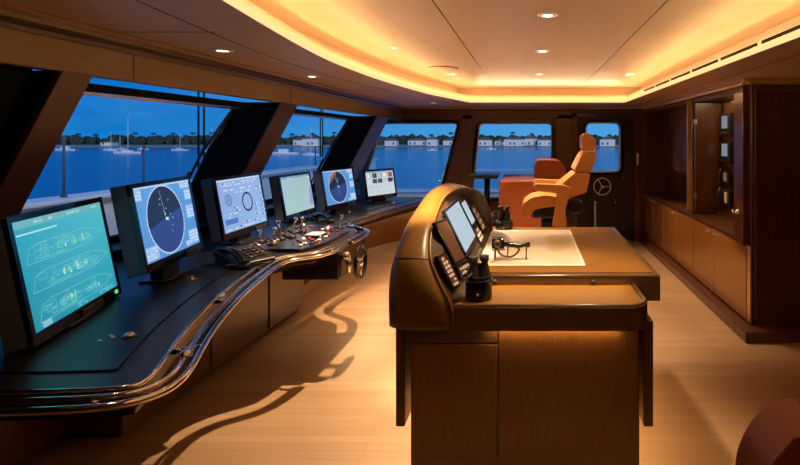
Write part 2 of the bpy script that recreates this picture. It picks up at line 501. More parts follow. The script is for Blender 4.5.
m.prism([out(.075), out(.06)], (0, 0, .083), XY(2.097))
structure(m.build('trim_12', ceil_wood))
m = MB(); m.prism([out(.0), out(-.012)], (0, 0, .032), XY(2.076)); structure(m.build('trim_13', 'lip_glow'))  # bright lip bead; its lit look is put in as emission
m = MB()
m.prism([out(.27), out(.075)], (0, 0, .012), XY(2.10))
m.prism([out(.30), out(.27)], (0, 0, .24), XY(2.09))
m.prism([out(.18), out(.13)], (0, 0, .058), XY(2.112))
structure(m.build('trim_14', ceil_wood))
m = MB(); m.prism([out(.175), out(.135)], (0, 0, .008), XY(2.170))
structure(m.build('trim_15', 'cove_led'))
m = MB(); m.prism([out(.034), out(.016)], (0, 0, .004), XY(2.097)); structure(m.build('trim_21', 'lower_led'))
# tray panels with open joints and a dark backing
m = MB(); m.prism([out(.28)], (0, 0, .03), XY(2.325)); structure(m.build('trim_16', 'seam'))
m = MB()
xs = [-1.62, -.495, .70, 1.58]; ys = [-.8, .15, 2.35, 4.60, 6.85, 7.28]
xs = [-1.62, -.495, .70, 1.58]
for i in range(3):
    for j in range(5):
        m.box((xs[i] + .004, ys[j] + .004, 2.30), (xs[i + 1] - .004, ys[j + 1] - .004, 2.324))
structure(m.build('trim_17', ceil_wood))
m = MB()                                           # joints in the soffit
m.prism([[(p[0], p[1]) for p in offset2(left_curve, .30)] + [(p[0], p[1]) for p in offset2(left_curve, .306)][::-1]], (0, 0, .003), XY(2.0785))
for yy in (.6, 2.35, 5.2):
    m.box((-1.86, yy, 2.0785), (-1.30 - (.12 if 2 < yy < 6 else 0), yy + .006, 2.081))
m.box((RXc + .28, -1.6, 2.0785), (RXc + .286, YB - .2, 2.081))
structure(m.build('trim_18', 'seam'))

# air slots in the right cove face
ordn = ['nearest', 'second', 'third', 'fourth', 'fifth', 'farthest']
ye = [(2.02, 2.98), (3.04, 3.62), (3.68, 4.26), (4.32, 4.90), (4.96, 5.50), (5.56, 6.06)]
for i, (a, b) in enumerate(ye):
    m = MB(); m.box((RXc + .056, a, 2.136), (RXc + .062, b, 2.158), 0)
    for z in (2.133, 2.158): m.box((RXc + .054, a - .008, z), (RXc + .060, b + .008, z + .003), 0, mi=1)
    lab = ('%s black air slot in the cove above the right cabinets' % ordn[i]) if i in (0, 5) else '%s black air slot from the near end of the right cove' % ordn[i]
    tag(m.build('air_vent', ['blind_black', ceil_wood]), lab, 'air vent', 'air slots in the right cove')

# downlights
def downlight(x, y, z, label, group, r=.058):
    t = thing('downlight', label, 'ceiling light', (x, y, z), 0, group)
    q = MB(); q.lathe([(r * .52, .002), (r * .52, -.004), (r * .6, -.007), (r, -.004), (r, .002)], (x, y, z), 'Z', 24); q.build('trim_ring', 'white_plastic', t)
    q = MB(); q.lathe([(r * .5, -.001), (r * .5, -.003)], (x, y, z), 'Z', 20); q.build('lens', 'lamp_lens', t)
def spot(x, y, z, power, ang=95, blend=.6, col=(1, .76, .49), size=.03, tilt=(0, 0)):
    l = bpy.data.lights.new('spot', 'SPOT'); l.energy = power; l.spot_size = math.radians(ang); l.spot_blend = blend
    l.color = col; l.shadow_soft_size = size
    o = bpy.data.objects.new('spot', l); COL.objects.link(o); o.location = (x, y, z - .015)
    o.rotation_euler = (tilt[0], tilt[1], 0); return o
def area(x, y, z, sx, sy, power, rot=(0, 0, 0), col=LEDC, spread=None):
    l = bpy.data.lights.new('led', 'AREA'); l.shape = 'RECTANGLE'; l.size = sx; l.size_y = sy; l.energy = power; l.color = col
    if spread: l.spread = math.radians(spread)
    o = bpy.data.objects.new('led', l); COL.objects.link(o); o.location = (x, y, z); o.rotation_euler = rot; return o
DL = [(.10, .45, 2.3, 40, 'round downlight in the tray at the near end of the room', 1),
      (.05, 2.35, 2.3, 170, 'round downlight in the tray over the front of the chart table', 1),
      (.10, 2.96, 2.3, 45, 'nearest visible round downlight in the row over the chart table', 1),
      (.10, 4.18, 2.3, 120, 'second visible round downlight along the row over the chart table', 1),
      (.10, 5.69, 2.3, 170, 'third visible round downlight along the row over the chart table', 1),
      (.10, 6.72, 2.3, 90, 'small farthest downlight of the row running toward the helm chair', 1),
      (-.85, 5.69, 2.3, 130, 'downlight beside the round ceiling speaker plate', 1),
      (1.08, 5.69, 2.3, 105, 'downlight near the right cove before the open cabinet', 1),
      (-1.05, 4.02, 2.3, 430, 'downlight tucked against the bright left cove', 1),
      (-1.66, 1.60, 2.08, 2.2, 'downlight in the left soffit above the nearest monitor', 2),
      (-1.68, 2.84, 2.08, 3, 'near downlight in the lower left soffit above the first window', 2),
      (-1.69, 4.03, 2.08, 3, 'middle downlight in the lower left soffit above the dark pillar', 2),
      (-1.32, 7.10, 2.08, 40, 'far downlight in the lower left soffit before the corner window', 2)]
for (x, y, z, p, lab, g) in DL:
    downlight(x, y, z, lab, 'downlights in the ceiling tray' if g == 1 else 'downlights in the left soffit', .034 if x == -1.05 else .058)
    spot(x, y, z, p, size=.010 if x == -1.05 else .03, ang=66 if x == .10 else 68 if x == .05 else 95)
m = MB(); m.lathe([(.15, .0), (.15, -.006), (.13, -.009), (.02, -.009)], (-.87, 5.2, 2.30), 'Z', 36)
m.lathe([(.152, -.001), (.155, -.004), (.150, -.0065), (.147, -.004)], (-.87, 5.2, 2.30), 'Z', 36, mi=1)
tag(m.build('ceiling_speaker', [ceil_wood, 'seam']), 'large round flush speaker plate in the ceiling near the left cove', 'speaker')

# ------------------------------------------------------------------ bridge console along the forward windows
RAIL = [(-2.35, 1.43), (-1.9, 1.44), (-1.5, 1.46), (-1.28, 1.475), (-1.149, 1.50), (-1.095, 1.555), (-1.098, 1.646), (-1.14, 1.755), (-1.196, 1.89), (-1.284, 2.12),
        (-1.372, 2.407), (-1.435, 2.66), (-1.49, 2.95), (-1.525, 3.16), (-1.52, 3.28), (-1.46, 3.335), (-1.39, 3.34), (-1.34, 3.42), (-1.305, 3.61),
        (-1.30, 3.85), (-1.296, 4.06), (-1.31, 4.24), (-1.38, 4.40), (-1.50, 4.44), (-1.565, 4.50), (-1.57, 4.66), (-1.535, 4.90), (-1.48, 5.2), (-1.39, 5.6), (-1.28, 6.0), (-1.19, 6.28), (-1.185, 6.42), (-1.25, 6.52), (-1.38, 6.57)]
rail_path = smooth_path([(p.x, p.y) for p in catmull([(a, b, 0) for a, b in RAIL], 5)])
edge_path = offset_clean(rail_path, .10)              # desk edge, inside the rail
inner_path = offset_clean(rail_path, .21)
ZD = .85
con = thing('bridge_console', 'long curved black bridge console with chrome rail under the forward windows', 'console', (-1.9, 4.2, 0))
def closed_poly(path): return list(path) + [(-2.50, 6.9), (-2.50, path[0][1])]
m = MB(); m.prism([closed_poly(edge_path)], (0, 0, -.05), XY(ZD - .004), smooth_side=False)
m.build('edge_band', border_m, con, bevel=.008)
ip = [p for i, p in enumerate(inner_path)]
m = MB(); m.prism([closed_poly(ip)], (0, 0, .008), XY(ZD - .006)); m.build('desktop', desk_m, con)
m = MB()
e2 = offset2(rail_path, .10)
m.tube([(x, y, ZD - .010) for x, y in offset_clean(rail_path, .097)], .007, 8); m.build('edge_trim', 'rail_chrome', con)
apron = offset_clean(rail_path, .125)
m = MB(); m.prism([list(apron) + offset_clean(rail_path, .155)[::-1]], (0, 0, -.06), XY(ZD - .05)); m.tube([(x, y, ZD - .066) for x, y in offset_clean(rail_path, .125)], .022, 10); m.build('apron', border_m, con)
# rail in two runs, broken at the throttle head
def run(sel, nm):
    P = [p for p in rail_path if sel(p)]
    t = MB()
    for d, z, r in ((.0, ZD - .020, .0115), (.030, ZD - .004, .0085)):
        q = offset2(P, d); t.tube([(x, y, z) for x, y in q], r, 12)
    q = offset2(P, .015); t.tube([(x, y, ZD - .024) for x, y in q], .012, 8, mi=1)
    t.build('hand_rail', ['rail_chrome', 'black_gloss'], con)
i0 = min(range(len(rail_path)), key=lambda i: (rail_path[i][0] + 1.305) ** 2 + (rail_path[i][1] - 3.61) ** 2)
i1 = min(range(len(rail_path)), key=lambda i: (rail_path[i][0] + 1.302) ** 2 + (rail_path[i][1] - 3.80) ** 2)
sA, sB = set(rail_path[:i0]), set(rail_path[i1:])
run(lambda p: p in sA, 'a'); run(lambda p: p in sB, 'b')
for k in range(14, len(rail_path), 17):
    if not i0 <= k < i1:
        a, b = Vector(rail_path[k]), Vector(e2[k])
        q = MB(); q.tube([(a.x, a.y, ZD - .02), (b.x, b.y, ZD - .03)], .009, 8); q.build('rail_bracket', 'rail_chrome', con)
# pedestal below
b1 = [(-2.5, 1.75), (-2.44, 1.75), (-2.44, 2.72), (-2.13, 2.72), (-2.10, 4.84), (-2.5, 4.84)]
m = MB(); m.prism([b1], (0, 0, .73), XY(.05)); bp = m.build('base_panel', mahog, con, bevel=.01)
for y in (3.45, 4.2):
    s_ = MB(); s_.box((-2.137 + (y - 1.95) * .0138 - .004, y, .06), (-2.132 + (y - 1.95) * .0138, y + .006, .77)); s_.build('seam', 'seam', bp)
cv = [(p.x, p.y) for p in catmull([(-2.30, 4.84, 0), (-2.33, 5.6, 0), (-2.30, 6.4, 0), (-2.2, 7.05, 0), (-2.02, 7.5, 0), (-1.7, 7.75, 0), (-1.2, 7.88, 0)], 6)]
m = MB(); m.prism([cv + [(-1.2, 8.14), (-2.52, 8.14), (-2.52, 4.84)]], (0, 0, .60), XY(.03), smooth_side=True); bp = structure(m.build('trim_22', base_wood))
s_ = MB(); s_.prism([offset2(cv, -.012) + offset2(cv, .03)[::-1]], (0, 0, .09), XY(0)); s_.build('skirting', crown_m, bp)
m = MB(); m.box((-2.48, 2.78, 0), (-2.2, 4.8, .05)); m.build('plinth', blackwood, con)

# trackballs, padeyes and small knobs on the console
def ball(x, y, r=.019):
    q = MB(); q.lathe([(r * 1.4, 0), (r * 1.4, .006), (r * 1.15, .008)], (x, y, ZD), 'Z', 20, mi=1)
    q.lathe([(r * math.cos(a), r * .7 * math.sin(a) + .006) for a in [PI / 2 * k / 6 for k in range(7)]], (x, y, ZD), 'Z', 20)
    q.build('trackball', ['brushed_steel', 'black_plastic'], con)
ball(-1.51, 1.96)
for (x, y) in ((-1.585, 1.915), (-1.565, 1.95), (-1.585, 1.965)):
    q = MB(); q.lathe([(.008, 0), (.008, .004), (.006, .006)], (x, y, ZD), 'Z', 12); q.build('trackball_button', 'brushed_steel', con)
for (x, y) in ((-1.185, 1.79), (-1.455, 2.45), (-1.61, 3.22)):
    q = MB(); q.lathe([(.02, 0), (.02, .006), (.012, .02), (.004, .022)], (x, y, ZD), 'Z', 14); q.build('padeye', 'chrome', con)
for (x, y) in ((-1.84, 5.25), (-1.56, 5.95), (-1.80, 2.75)):
    q = MB(); q.lathe([(.035, 0), (.035, .006), (.018, .008), (.018, .02), (.012, .022)], (x, y, ZD), 'Z', 18); q.build('desk_knob', 'bronze', con)

# helm control head on the bump
cp = MB(); ang = math.radians(0)
cp.prism([quad_round([(-1.98, 3.42), (-1.50, 3.42), (-1.43, 3.62), (-1.43, 4.12), (-1.56, 4.36), (-1.98, 4.36)], .04)], (0, 0, .02), XY(ZD + .001))
cpo = cp.build('control_panel', 'ctrl_panel', con, bevel=.006)
bm_ = [MB() for _ in range(3)]; keys_ = []
for q, c in zip(bm_, ('red_key', 'cream_key', 'black_plastic')):
    q.box((-.013, -.015, 0), (.013, .015, .012), .004, 1); keys_.append(q)
protos = {}
for i in range(9):
    for j in range(13):
        x = -1.90 + i * .048; y = 3.50 + j * .062
        if x > -1.50 or random.random() < .22 or (-1.80 < x < -1.70): continue
        k = random.choice((0, 0, 0, 1, 2, 2))
        if k not in protos:
            o_ = keys_[k].build('button', ('red_key', 'cream_key', 'black_plastic')[k], cpo); protos[k] = o_
        else:
            o_ = protos[k].copy(); COL.objects.link(o_)
        o_.location = (x + .013, y + .015, ZD + .02)
q = MB(); q.box((-1.66, 3.80, ZD + .022), (-1.54, 3.96, ZD + .036), .004); q.box((-1.655, 3.81, ZD + .036), (-1.545, 3.95, ZD + .038), 0, mi=1)
q.build('small_screen', ['black_plastic', 'cream_key'], cpo)
for (x, y, h, lean) in ((-1.76, 3.55, .10, .02), (-1.78, 3.72, .12, -.02), (-1.74, 3.80, .13, .03), (-1.76, 4.02, .10, .0), (-1.54, 4.20, .09, .02), (-1.88, 3.62, .07, 0)):
    q = MB(); q.lathe([(.03, 0), (.03, .012), (.02, .02)], (x, y, ZD + .02), 'Z', 16, mi=1)
    q.tube([(x, y, ZD + .03), (x + lean * .5, y, ZD + .03 + h * .6), (x + lean, y, ZD + .02 + h)], .006, 8)
    q.lathe([(.004, -.014), (.014, -.008), (.016, 0), (.013, .01), (.004, .014)], (x + lean, y, ZD + .03 + h), 'Z', 14, mi=2)
    q.build('control_lever', ['chrome', 'black_plastic', 'chrome'], cpo)
for (x, y) in ((-1.60, 3.66), (-1.60, 4.10), (-1.86, 4.26)):
    q = MB(); q.lathe([(.026, 0), (.026, .012), (.018, .03), (.0, .032)], (x, y, ZD + .02), 'Z', 18); q.build('control_knob', 'brushed_steel', cpo)
# helm pod under the bump with the small wheel
m = MB(); m.box((-1.72, 3.60, .615), (-1.325, 4.18, .835), .012); pod = m.build('helm_pod', blackwood, con)
q = MB(); q.box((-1.327, 3.63, .635), (-1.318, 4.15, .825), .003); q.build('face_plate', 'brown_panel', pod)
m = MB(); sw = Vector((-1.225, 3.76, .705))
m.tube([sw + Vector((0, .115 * math.cos(a), .115 * math.sin(a))) for a in [2 * PI * k / 30 for k in range(30)]], .013, 10, closed=True)
for k in range(3):
    a = 2 * PI * k / 3 + .5; m.tube([sw, sw + Vector((0, .11 * math.cos(a), .11 * math.sin(a)))], .008, 8, mi=1)
m.lathe([(.03, -.10), (.022, -.03), (.032, -.012), (.032, .012), (.01, .02)], sw, 'X', 18, mi=1)
m.build('steering_wheel', ['black_gloss', 'chrome'], con)['label'] = 'small black steering wheel with chrome hub'
q = MB(); q.lathe([(.03, 0), (.03, .05), (.02, .06)], (-1.32, 3.64, .775), 'X', 18); q.tube([(-1.275, 3.64, .78), (-1.265, 3.635, .72), (-1.265, 3.63, .66)], [.022, .018, .012], 10)
q.build('tiller_handle', 'chrome', con)

# ---- telephones
def telephone(name, label, loc, rz, base=True):
    t = thing(name, label, 'telephone', loc, rz)
    M = Matrix.Translation(loc) @ Matrix.Rotation(rz, 4, 'Z')
    if base:
        b = MB()
        pr = [(-.11, 0), (.11, 0), (.11, .022), (-.09, .075), (-.11, .075)]
        b.prism([pr], (0, .24, 0), lambda a, c: Vector((a, -.12, c)))
        b.bm.transform(M); b.build('base', 'black_plastic', t, bevel=.006)
        k = MB()
        for i in range(4):
            for j in range(4):
                x = -.06 + i * .035; z = .075 - (x + .09) * .053 / .20
                k.box((x, -.02 + j * .032, z), (x + .022, -.02 + j * .032 + .022, z + .006), .002, 1)
        k.bm.transform(M); k.build('keypad', 'bronze', t)
        s = MB(); s.prism([[(-.102, .078), (.105, .024), (.105, .030), (-.102, .084)]], (0, .006, 0), lambda a, c: Vector((a, .118, c))); s.bm.transform(M); s.build('edge_strip', 'bronze', t)
    oy = -.085 if base else 0; oz = .075 if base else .02
    h = MB(); n = 12
    pts, rad = [], []
    for i in range(n + 1):
        u = i / n; x = -.12 + .24 * u
        pts.append((x, oy, oz + .035 * math.sin(PI * u) - (.055 * u if base else 0))); rad.append(.019 + .010 * (abs(2 * u - 1) ** 4))
    h.tube(pts, rad, 12)
    for i, s in ((0, -1), (n, 1)):
        p = Vector(pts[i]); h.lathe([(.022, -.03), (.034, -.024), (.034, .004), (.02, .014)], p + Vector((0, 0, -.006)), 'Z', 18)
    h.bm.transform(M); h.build('handset', 'black_gloss', t)
    c = MB(); pts = []
    for i in range(60):
        u = i / 59; a = u * 2 * PI * 9
        pts.append((.10 - .04 * u, oy - .03 - .05 * math.sin(PI * u) + .008 * math.cos(a), .018 + .008 * math.sin(a)))
    c.tube(pts, .003, 5); c.bm.transform(M); c.build('coiled_cord', 'rubber', t)
telephone('telephone', 'black desk telephone with keypad on the console below the third monitor', (-1.71, 3.13, ZD + .002), math.radians(-28))
telephone('telephone', 'black telephone handset lying behind the helm levers below the radar monitor', (-1.86, 4.66, ZD + .012), math.radians(-35), base=False)

# ------------------------------------------------------------------ monitors
class Screen:
    """flat coloured display graphics in screen coordinates u, v (0..1)"""
    def __init__(s, w, h): s.w, s.h, s.bm = w, h, bmesh.new(); s.l = s.bm.loops.layers.float_color.new('Col'); s.k = 0
    def poly(s, pts, c):
        s.k += 1; d = -.0006 - .000012 * s.k
        f = s.bm.faces.new([s.bm.verts.new(((u - .5) * s.w, d, v * s.h)) for u, v in pts])
        for lp in f.loops: lp[s.l] = (*c, 1)
    def rect(s, u0, v0, u1, v1, c): s.poly([(u0, v0), (u1, v0), (u1, v1), (u0, v1)], c)
    def grad(s, c0, c1, c2, c3):
        f = s.bm.faces.new([s.bm.verts.new(((u - .5) * s.w, -.0004, v * s.h)) for u, v in ((0, 0), (1, 0), (1, 1), (0, 1))])
        for lp, c in zip(f.loops, (c0, c1, c2, c3)): lp[s.l] = (*c, 1)
    def line(s, a, b, t, c):
        ax, ay, bx, by = a[0] * s.w, a[1] * s.h, b[0] * s.w, b[1] * s.h
        L = math.hypot(bx - ax, by - ay) or 1e-6; nx, ny = -(by - ay) / L * t / 2, (bx - ax) / L * t / 2
        s.poly([((ax + nx) / s.w, (ay + ny) / s.h), ((ax - nx) / s.w, (ay - ny) / s.h), ((bx - nx) / s.w, (by - ny) / s.h), ((bx + nx) / s.w, (by + ny) / s.h)], c)
    def path(s, pts, t, c):
        for a, b in zip(pts, pts[1:]): s.line(a, b, t, c)
    def disc(s, u, v, r, c, n=40, a0=0, a1=360):
        s.poly([(u + r / s.w * math.cos(math.radians(a0 + (a1 - a0) * k / n)), v + r / s.h * math.sin(math.radians(a0 + (a1 - a0) * k / n))) for k in range(n + (0 if a1 - a0 == 360 else 1))], c)
    def ring(s, u, v, r, t, c, n=40):
        P = [(u + r / s.w * math.cos(2 * PI * k / n), v + r / s.h * math.sin(2 * PI * k / n)) for k in range(n + 1)]
        s.path(P, t, c)
    def words(s, u0, v0, u1, v1, rows, c, t=None, fill=.7):
        dv = (v1 - v0) / rows
        for r in range(rows):
            u = u0
            while u < u1:
                L = random.uniform(.015, .05)
                if random.random() < fill: s.rect(u, v0 + dv * (r + .25), min(u + L, u1), v0 + dv * (r + .7), c)
                u += L + .012
    def build(s, parent, M, m='screen', name='screen', thick=0):
        me = bpy.data.meshes.new(name); s.bm.transform(M); s.bm.to_mesh(me); s.bm.free(); me.materials.append(mat(m))
        o = bpy.data.objects.new(name, me); COL.objects.link(o)
        if parent is not None:
            o.parent = parent; o.matrix_parent_inverse = parent_world(parent).inverted()
        return o

def ships(s):
    s.grad((.005, .29, .42), (.02, .38, .50), (.09, .54, .64), (.03, .40, .52))
    s.rect(0, .93, 1, 1, (.16, .48, .52)); s.words(.02, .94, .95, .99, 1, (.4, .7, .72), fill=.5); s.rect(.02, .865, .42, .88, (.45, .8, .82))
    W = (.26, .66, .70)
    for v, hh in ((.68, .085), (.42, .085), (.15, .085)):
        P = [(.06, v - hh), (.10, v + hh * .6), (.2, v + hh), (.72, v + hh), (.85, v + hh * .6), (.95, v), (.85, v - hh * .6), (.72, v - hh), (.06, v - hh)]
        s.path(P, .0016, W)
        for k in range(26):
            u = random.uniform(.1, .75); w = random.uniform(.02, .09); y = v + random.uniform(-.8, .3) * hh; h = random.uniform(.2, .8) * hh
            y1 = min(y + h, v + hh * .9)
            s.path([(u, y), (u + w, y), (u + w, y1), (u, y1), (u, y)], .0014, random.choice((W, W, (.2, .65, .68))))
        for k in range(10):
            u = random.uniform(.35, .75); s.rect(u, v + random.uniform(-.6, .5) * hh, u + .012, v + random.uniform(-.5, .6) * hh, random.choice(((.1, .75, .25), (.5, .8, .3), (.55, .85, .85))))
        s.line((.25, v - hh * .75), (.45, v - hh * .75), .003, (.15, .7, .3)); s.line((.05, v), (.95, v), .001, (.15, .55, .6))
    for k in range(3): s.rect(.07, .05 - k * .018, .16, .058 - k * .018, (.5, .8, .85))
    s.words(.45, .015, .95, .06, 2, (.25, .6, .66), fill=.5)
def radar(s, land=False):
    s.grad((.10, .32, .72), (.08, .30, .68), (.10, .34, .72), (.12, .36, .75))
    R = s.h * .47; cu, cv = (.45, .5) if not land else (.44, .5)
    s.disc(cu, cv, R * 1.03, (.72, .82, .95)); s.disc(cu, cv, R, (.012, .022, .06))
    s.disc(cu, cv, R * .99, (.025, .065, .25), n=30, a0=190, a1=375)  # lighter lower half: a reflection painted into the display
    if land:
        s.disc(cu, cv, R * .98, (.36, .14, .06), n=20, a0=85, a1=170)
        s.poly([(cu - .15, cv + .02), (cu + .02, cv + .02), (cu + .03, cv + .40), (cu - .06, cv + .26)], (.012, .022, .06))
    s.line((cu, cv), (cu - .04, cv + .42), .002, (.55, .62, .7))
    for k in range(40):
        a = 2 * PI * k / 40; q = R * 1.03
        s.line((cu + q / s.w * math.cos(a), cv + q / s.h * math.sin(a)), (cu + q * 1.05 / s.w * math.cos(a), cv + q * 1.05 / s.h * math.sin(a)), .002, (.8, .88, 1))
    for k in range(16):
        a = random.uniform(0, 6.28); q = random.uniform(.05, .8) * R
        u, v = cu + q * .45 / s.w * math.cos(a), cv + q / s.h * math.sin(a); s.rect(u, v, u + .014, v + .012, (.75, .8, .85))
    s.rect(cu - .012, cv - .012, cu + .02, cv + .025, (.85, .9, .95))
    B = (.70, .82, .98)
    for (a, b, c, d) in ((.0, .82, .11, .97), (.02, .02, .22, .2), (.80, .88, .99, .98), (.86, .70, .99, .86), (.84, .42, .99, .62), (.80, .03, .99, .24), (.72, .02, .8, .1)):
        if land and a < .05: continue
        s.rect(a, b, c, d, (.36, .56, .86)); s.words(a + .01, b + .01, c - .01, d - .01, max(2, int((d - b) / .045)), B, fill=.85)
    s.rect(0, .975, 1, 1, (.5, .65, .9))
def conning(s):
    s.grad((.26, .45, .78), (.30, .52, .86), (.34, .46, .80), (.30, .44, .82))
    s.rect(0, .97, 1, 1, (.6, .75, .95))
    s.ring(.19, .60, s.h * .10, .006, (.05, .06, .2)); s.ring(.19, .60, s.h * .05, .004, (.05, .06, .2)); s.rect(.18, .585, .2, .615, (.35, .03, .03))
    s.ring(.60, .50, s.h * .18, .014, (.012, .014, .04))
    L = (.70, .82, .98)
    s.words(.05, .86, .9, .95, 2, L, fill=.5); s.words(.12, .76, .82, .83, 1, L, fill=.6); s.words(.3, .70, .95, .75, 1, L, fill=.4)
    for (u, v) in ((.76, .4), (.76, .3), (.76, .2), (.92, .45), (.92, .35), (.92, .25), (.92, .15), (.28, .42), (.32, .36), (.5, .1), (.7, .08), (.35, .05), (.1, .9), (.9, .75), (.95, .6)):
        s.rect(u, v, u + .028, v + .03, (.05, .08, .24)); s.rect(u + .04, v + .005, u + .09, v + .025, L)
    s.rect(.05, .14, .32, .24, (.06, .20, .62)); s.words(.05, .25, .4, .36, 2, L, fill=.4); s.words(.04, .02, .95, .07, 1, L, fill=.5)
def chartscreen(s):
    s.grad((.42, .62, .62), (.46, .66, .66), (.40, .56, .58), (.38, .56, .58))
    s.rect(0, .95, 1, 1, (.15, .3, .42)); s.words(.05, .955, .9, .99, 1, (.6, .75, .8))
    for k in range(22):
        u, v = random.uniform(.05, .85), random.uniform(.08, .88); P = [(u, v)]; a = random.uniform(0, 6.3)
        for j in range(7):
            a += random.uniform(-.7, .7); u += .035 * math.cos(a); v += .035 * math.sin(a); P.append((min(max(u, .02), .97), min(max(v, .03), .93)))
        s.path(P, .0018, (.30, .48, .50))
    s.poly([(.86, .1), (1, .12), (1, .62), (.90, .60)], (.30, .38, .66)); s.rect(.93, .88, .98, .93, (.8, .85, .9))
    s.words(.1, .02, .8, .06, 1, (.3, .45, .5), fill=.5)
def cctv(s):
    s.grad((.62, .72, .78), (.66, .74, .80), (.60, .70, .78), (.55, .66, .76))
    s.rect(0, .94, 1, 1, (.25, .38, .6))
    for i, c in enumerate(((.5, .6, .65), (.06, .06, .08), (.35, .42, .45), (.6, .66, .7), (.3, .1, .08))):
        s.rect(.04 + i * .19, .72, .20 + i * .19, .92, c); s.rect(.07 + i * .19, .75, .12 + i * .19, .9, tuple(min(1, x * 1.7) for x in c))
    for i in range(4):
        s.rect(.22 + i * .19, .50, .38 + i * .19, .68, random.choice(((.55, .62, .66), (.4, .5, .55), (.06, .08, .1))))
    s.rect(.78, .55, .97, .68, (.03, .04, .07))
    s.words(.04, .06, .95, .44, 6, (.42, .50, .58), fill=.45); s.rect(.05, .5, .16, .66, (.7, .75, .8))

MON = [  # centre x, y, screen bottom z, screen w, h, side vector angle, tilt, drawing, label
    (-1.640, 1.86, 0.995, .555, .350, (-.30, .95), ships, 'nearest monitor, showing teal ship deck plans'),
    (-1.62, 2.335, 1.085, .47, .315, (-.17, .98), radar, 'second nearest monitor, with a large blue radar circle'),
    (-1.76, 3.19, 1.055, .49, .305, (-.02, 1), conning, 'third nearest monitor, with two dark dials on a pale blue page'),
    (-1.945, 4.36, .985, .50, .305, (.03, 1), chartscreen, 'fourth nearest monitor, with a plain pale green sea chart'),
    (-1.765, 4.83, 1.00, .49, .305, (.20, .98), lambda s: radar(s, True), 'fifth nearest monitor, with a radar circle partly filled in orange brown'),
    (-1.68, 5.85, .965, .43, .268, (.46, .89), cctv, 'farthest monitor, showing a white page of small pictures'),
]
MSC = [1.15, 1.2, 1.18, 1.08, 1.08, 1.03]
for (cx, cy, zb, w, h, sv, draw, lab), k_ in zip(MON, MSC):
    cx, cy, w, h = cx * k_, cy * k_, w * k_, h * k_; zb = 1.6 - (1.6 - zb) * k_
    sv = Vector((sv[0], sv[1], 0)).normalized()
    nrm = Vector((sv.y, -sv.x, 0))                   # faces the helmsman
    t = thing('monitor', lab + ' on the bridge console', 'monitor', (cx - nrm.x * .05, cy - nrm.y * .05, ZD))
    tilt = math.radians(10)
    up = Vector((0, 0, 1)) * math.cos(tilt) - nrm * math.sin(tilt)
    fw = sv.cross(up)                                  # front direction
    if fw.dot(nrm) < 0: fw = -fw
    c0 = Vector((cx, cy, zb)) + nrm * (math.sin(tilt) * h / 2)
    M = Matrix(((sv.x, -fw.x, up.x, c0.x), (sv.y, -fw.y, up.y, c0.y), (sv.z, -fw.z, up.z, c0.z), (0, 0, 0, 1)))
    bz, bb = .022, .042
    q = MB(); q.box((-w / 2 - bz, .012, -bb), (w / 2 + bz, .085, h + bz), .006); q.bm.transform(M); q.build('casing', 'casing_grey', t)
    q = MB(); q.prism([[(-w / 2 - bz, -bb), (w / 2 + bz, -bb), (w / 2 + bz, h + bz), (-w / 2 - bz, h + bz)], [(-w / 2, 0), (w / 2, 0), (w / 2, h), (-w / 2, h)]], (0, .018, 0), XZ(-.004))
    q.box((-w / 2, .0, 0), (w / 2, .012, h)); q.bm.transform(M); q.build('bezel', 'black_gloss', t)
    s = Screen(w, h); draw(s); s.build(t, M)
    q = MB(); n_ = 5
    x0 = w / 2 - .20 if draw is not ships else -.02
    q.box((x0, -.012, -bb - .004), (x0 + .17, .0, -.012), .003)
    for k in range(n_): q.box((x0 + .012 + k * .030, -.015, -bb + .006), (x0 + .034 + k * .030, -.011, -.018), .002, 1, mi=1)
    q.bm.transform(M); q.build('button_strip', ['black_plastic', 'rubber'], t)
    if draw is ships:
        q = MB(); q.box((w / 2 - .04, -.008, -.03), (w / 2 - .02, -.003, -.014), .001, 1); q.bm.transform(M); q.build('power_light', 'green_led', t)
    q = MB(); zc = zb - .03
    c = c0 - fw * .05
    Mb = Matrix.Translation((c.x, c.y, 0)) @ Matrix(((sv.x, -nrm.x, 0, 0), (sv.y, -nrm.y, 0, 0), (0, 0, 1, 0), (0, 0, 0, 1)))
    q.box((-.09, -.03, ZD + .003), (.09, .035, zc + .02), .008, M=Mb); q.box((-.13, -.07, ZD + .003), (.13, .07, ZD + .016), .005, M=Mb)
    q.build('stand', 'black_plastic', t)

# ------------------------------------------------------------------ chart table island
isl = thing('chart_table', 'large wooden chart table island with arched leather instrument hood', 'chart table', (0, 2.95, 0))
m = MB(); m.box((-.30, 2.467, .825), (.62, 3.80, .95), .008); tt = m.build('tabletop', wenge_h, isl)
m = MB(); m.box((-.27, 2.50, .949), (.585, 3.765, .9535)); m.build('top_inlay', tabletop_m, isl)
# ledge in front with rounded right corner and a raised rim
def ledge_outline(i=0.0, r=.10):
    x1, y0 = .505 - i, 2.146 + i
    arc = [(x1 - r + r * math.cos(a), y0 + r + r * math.sin(a)) for a in [math.radians(-90 + 90 * k / 8) for k in range(9)]]
    return [(-.325, y0)] + arc + [(x1, 2.466)] + [(-.325, 2.466)]
m = MB(); m.prism([ledge_outline()], (0, 0, -.098), XY(.900)); lg = m.build('ledge', wenge_h, isl, bevel=.006)
m = MB(); m.prism([ledge_outline(.03, .07)], (0, 0, .004), XY(.899)); m.build('ledge_top', tabletop_m, lg)
rim = [p for p in ledge_outline(.012, .09)[:-1]]
m = MB(); m.tube([(x, y, .902) for x, y in rim], .010, 8); m.build('ledge_rim', wenge_h, lg)
m = MB(); m.box((-.503, 2.19, 0.0), (.462, 3.72, .81), .006); bd = m.build('cabinet_body', wenge, isl)
m = MB(); m.box((-.490, 2.178, .742), (-.138, 2.195, .800), .003); m.build('drawer_front', wenge_h, isl)
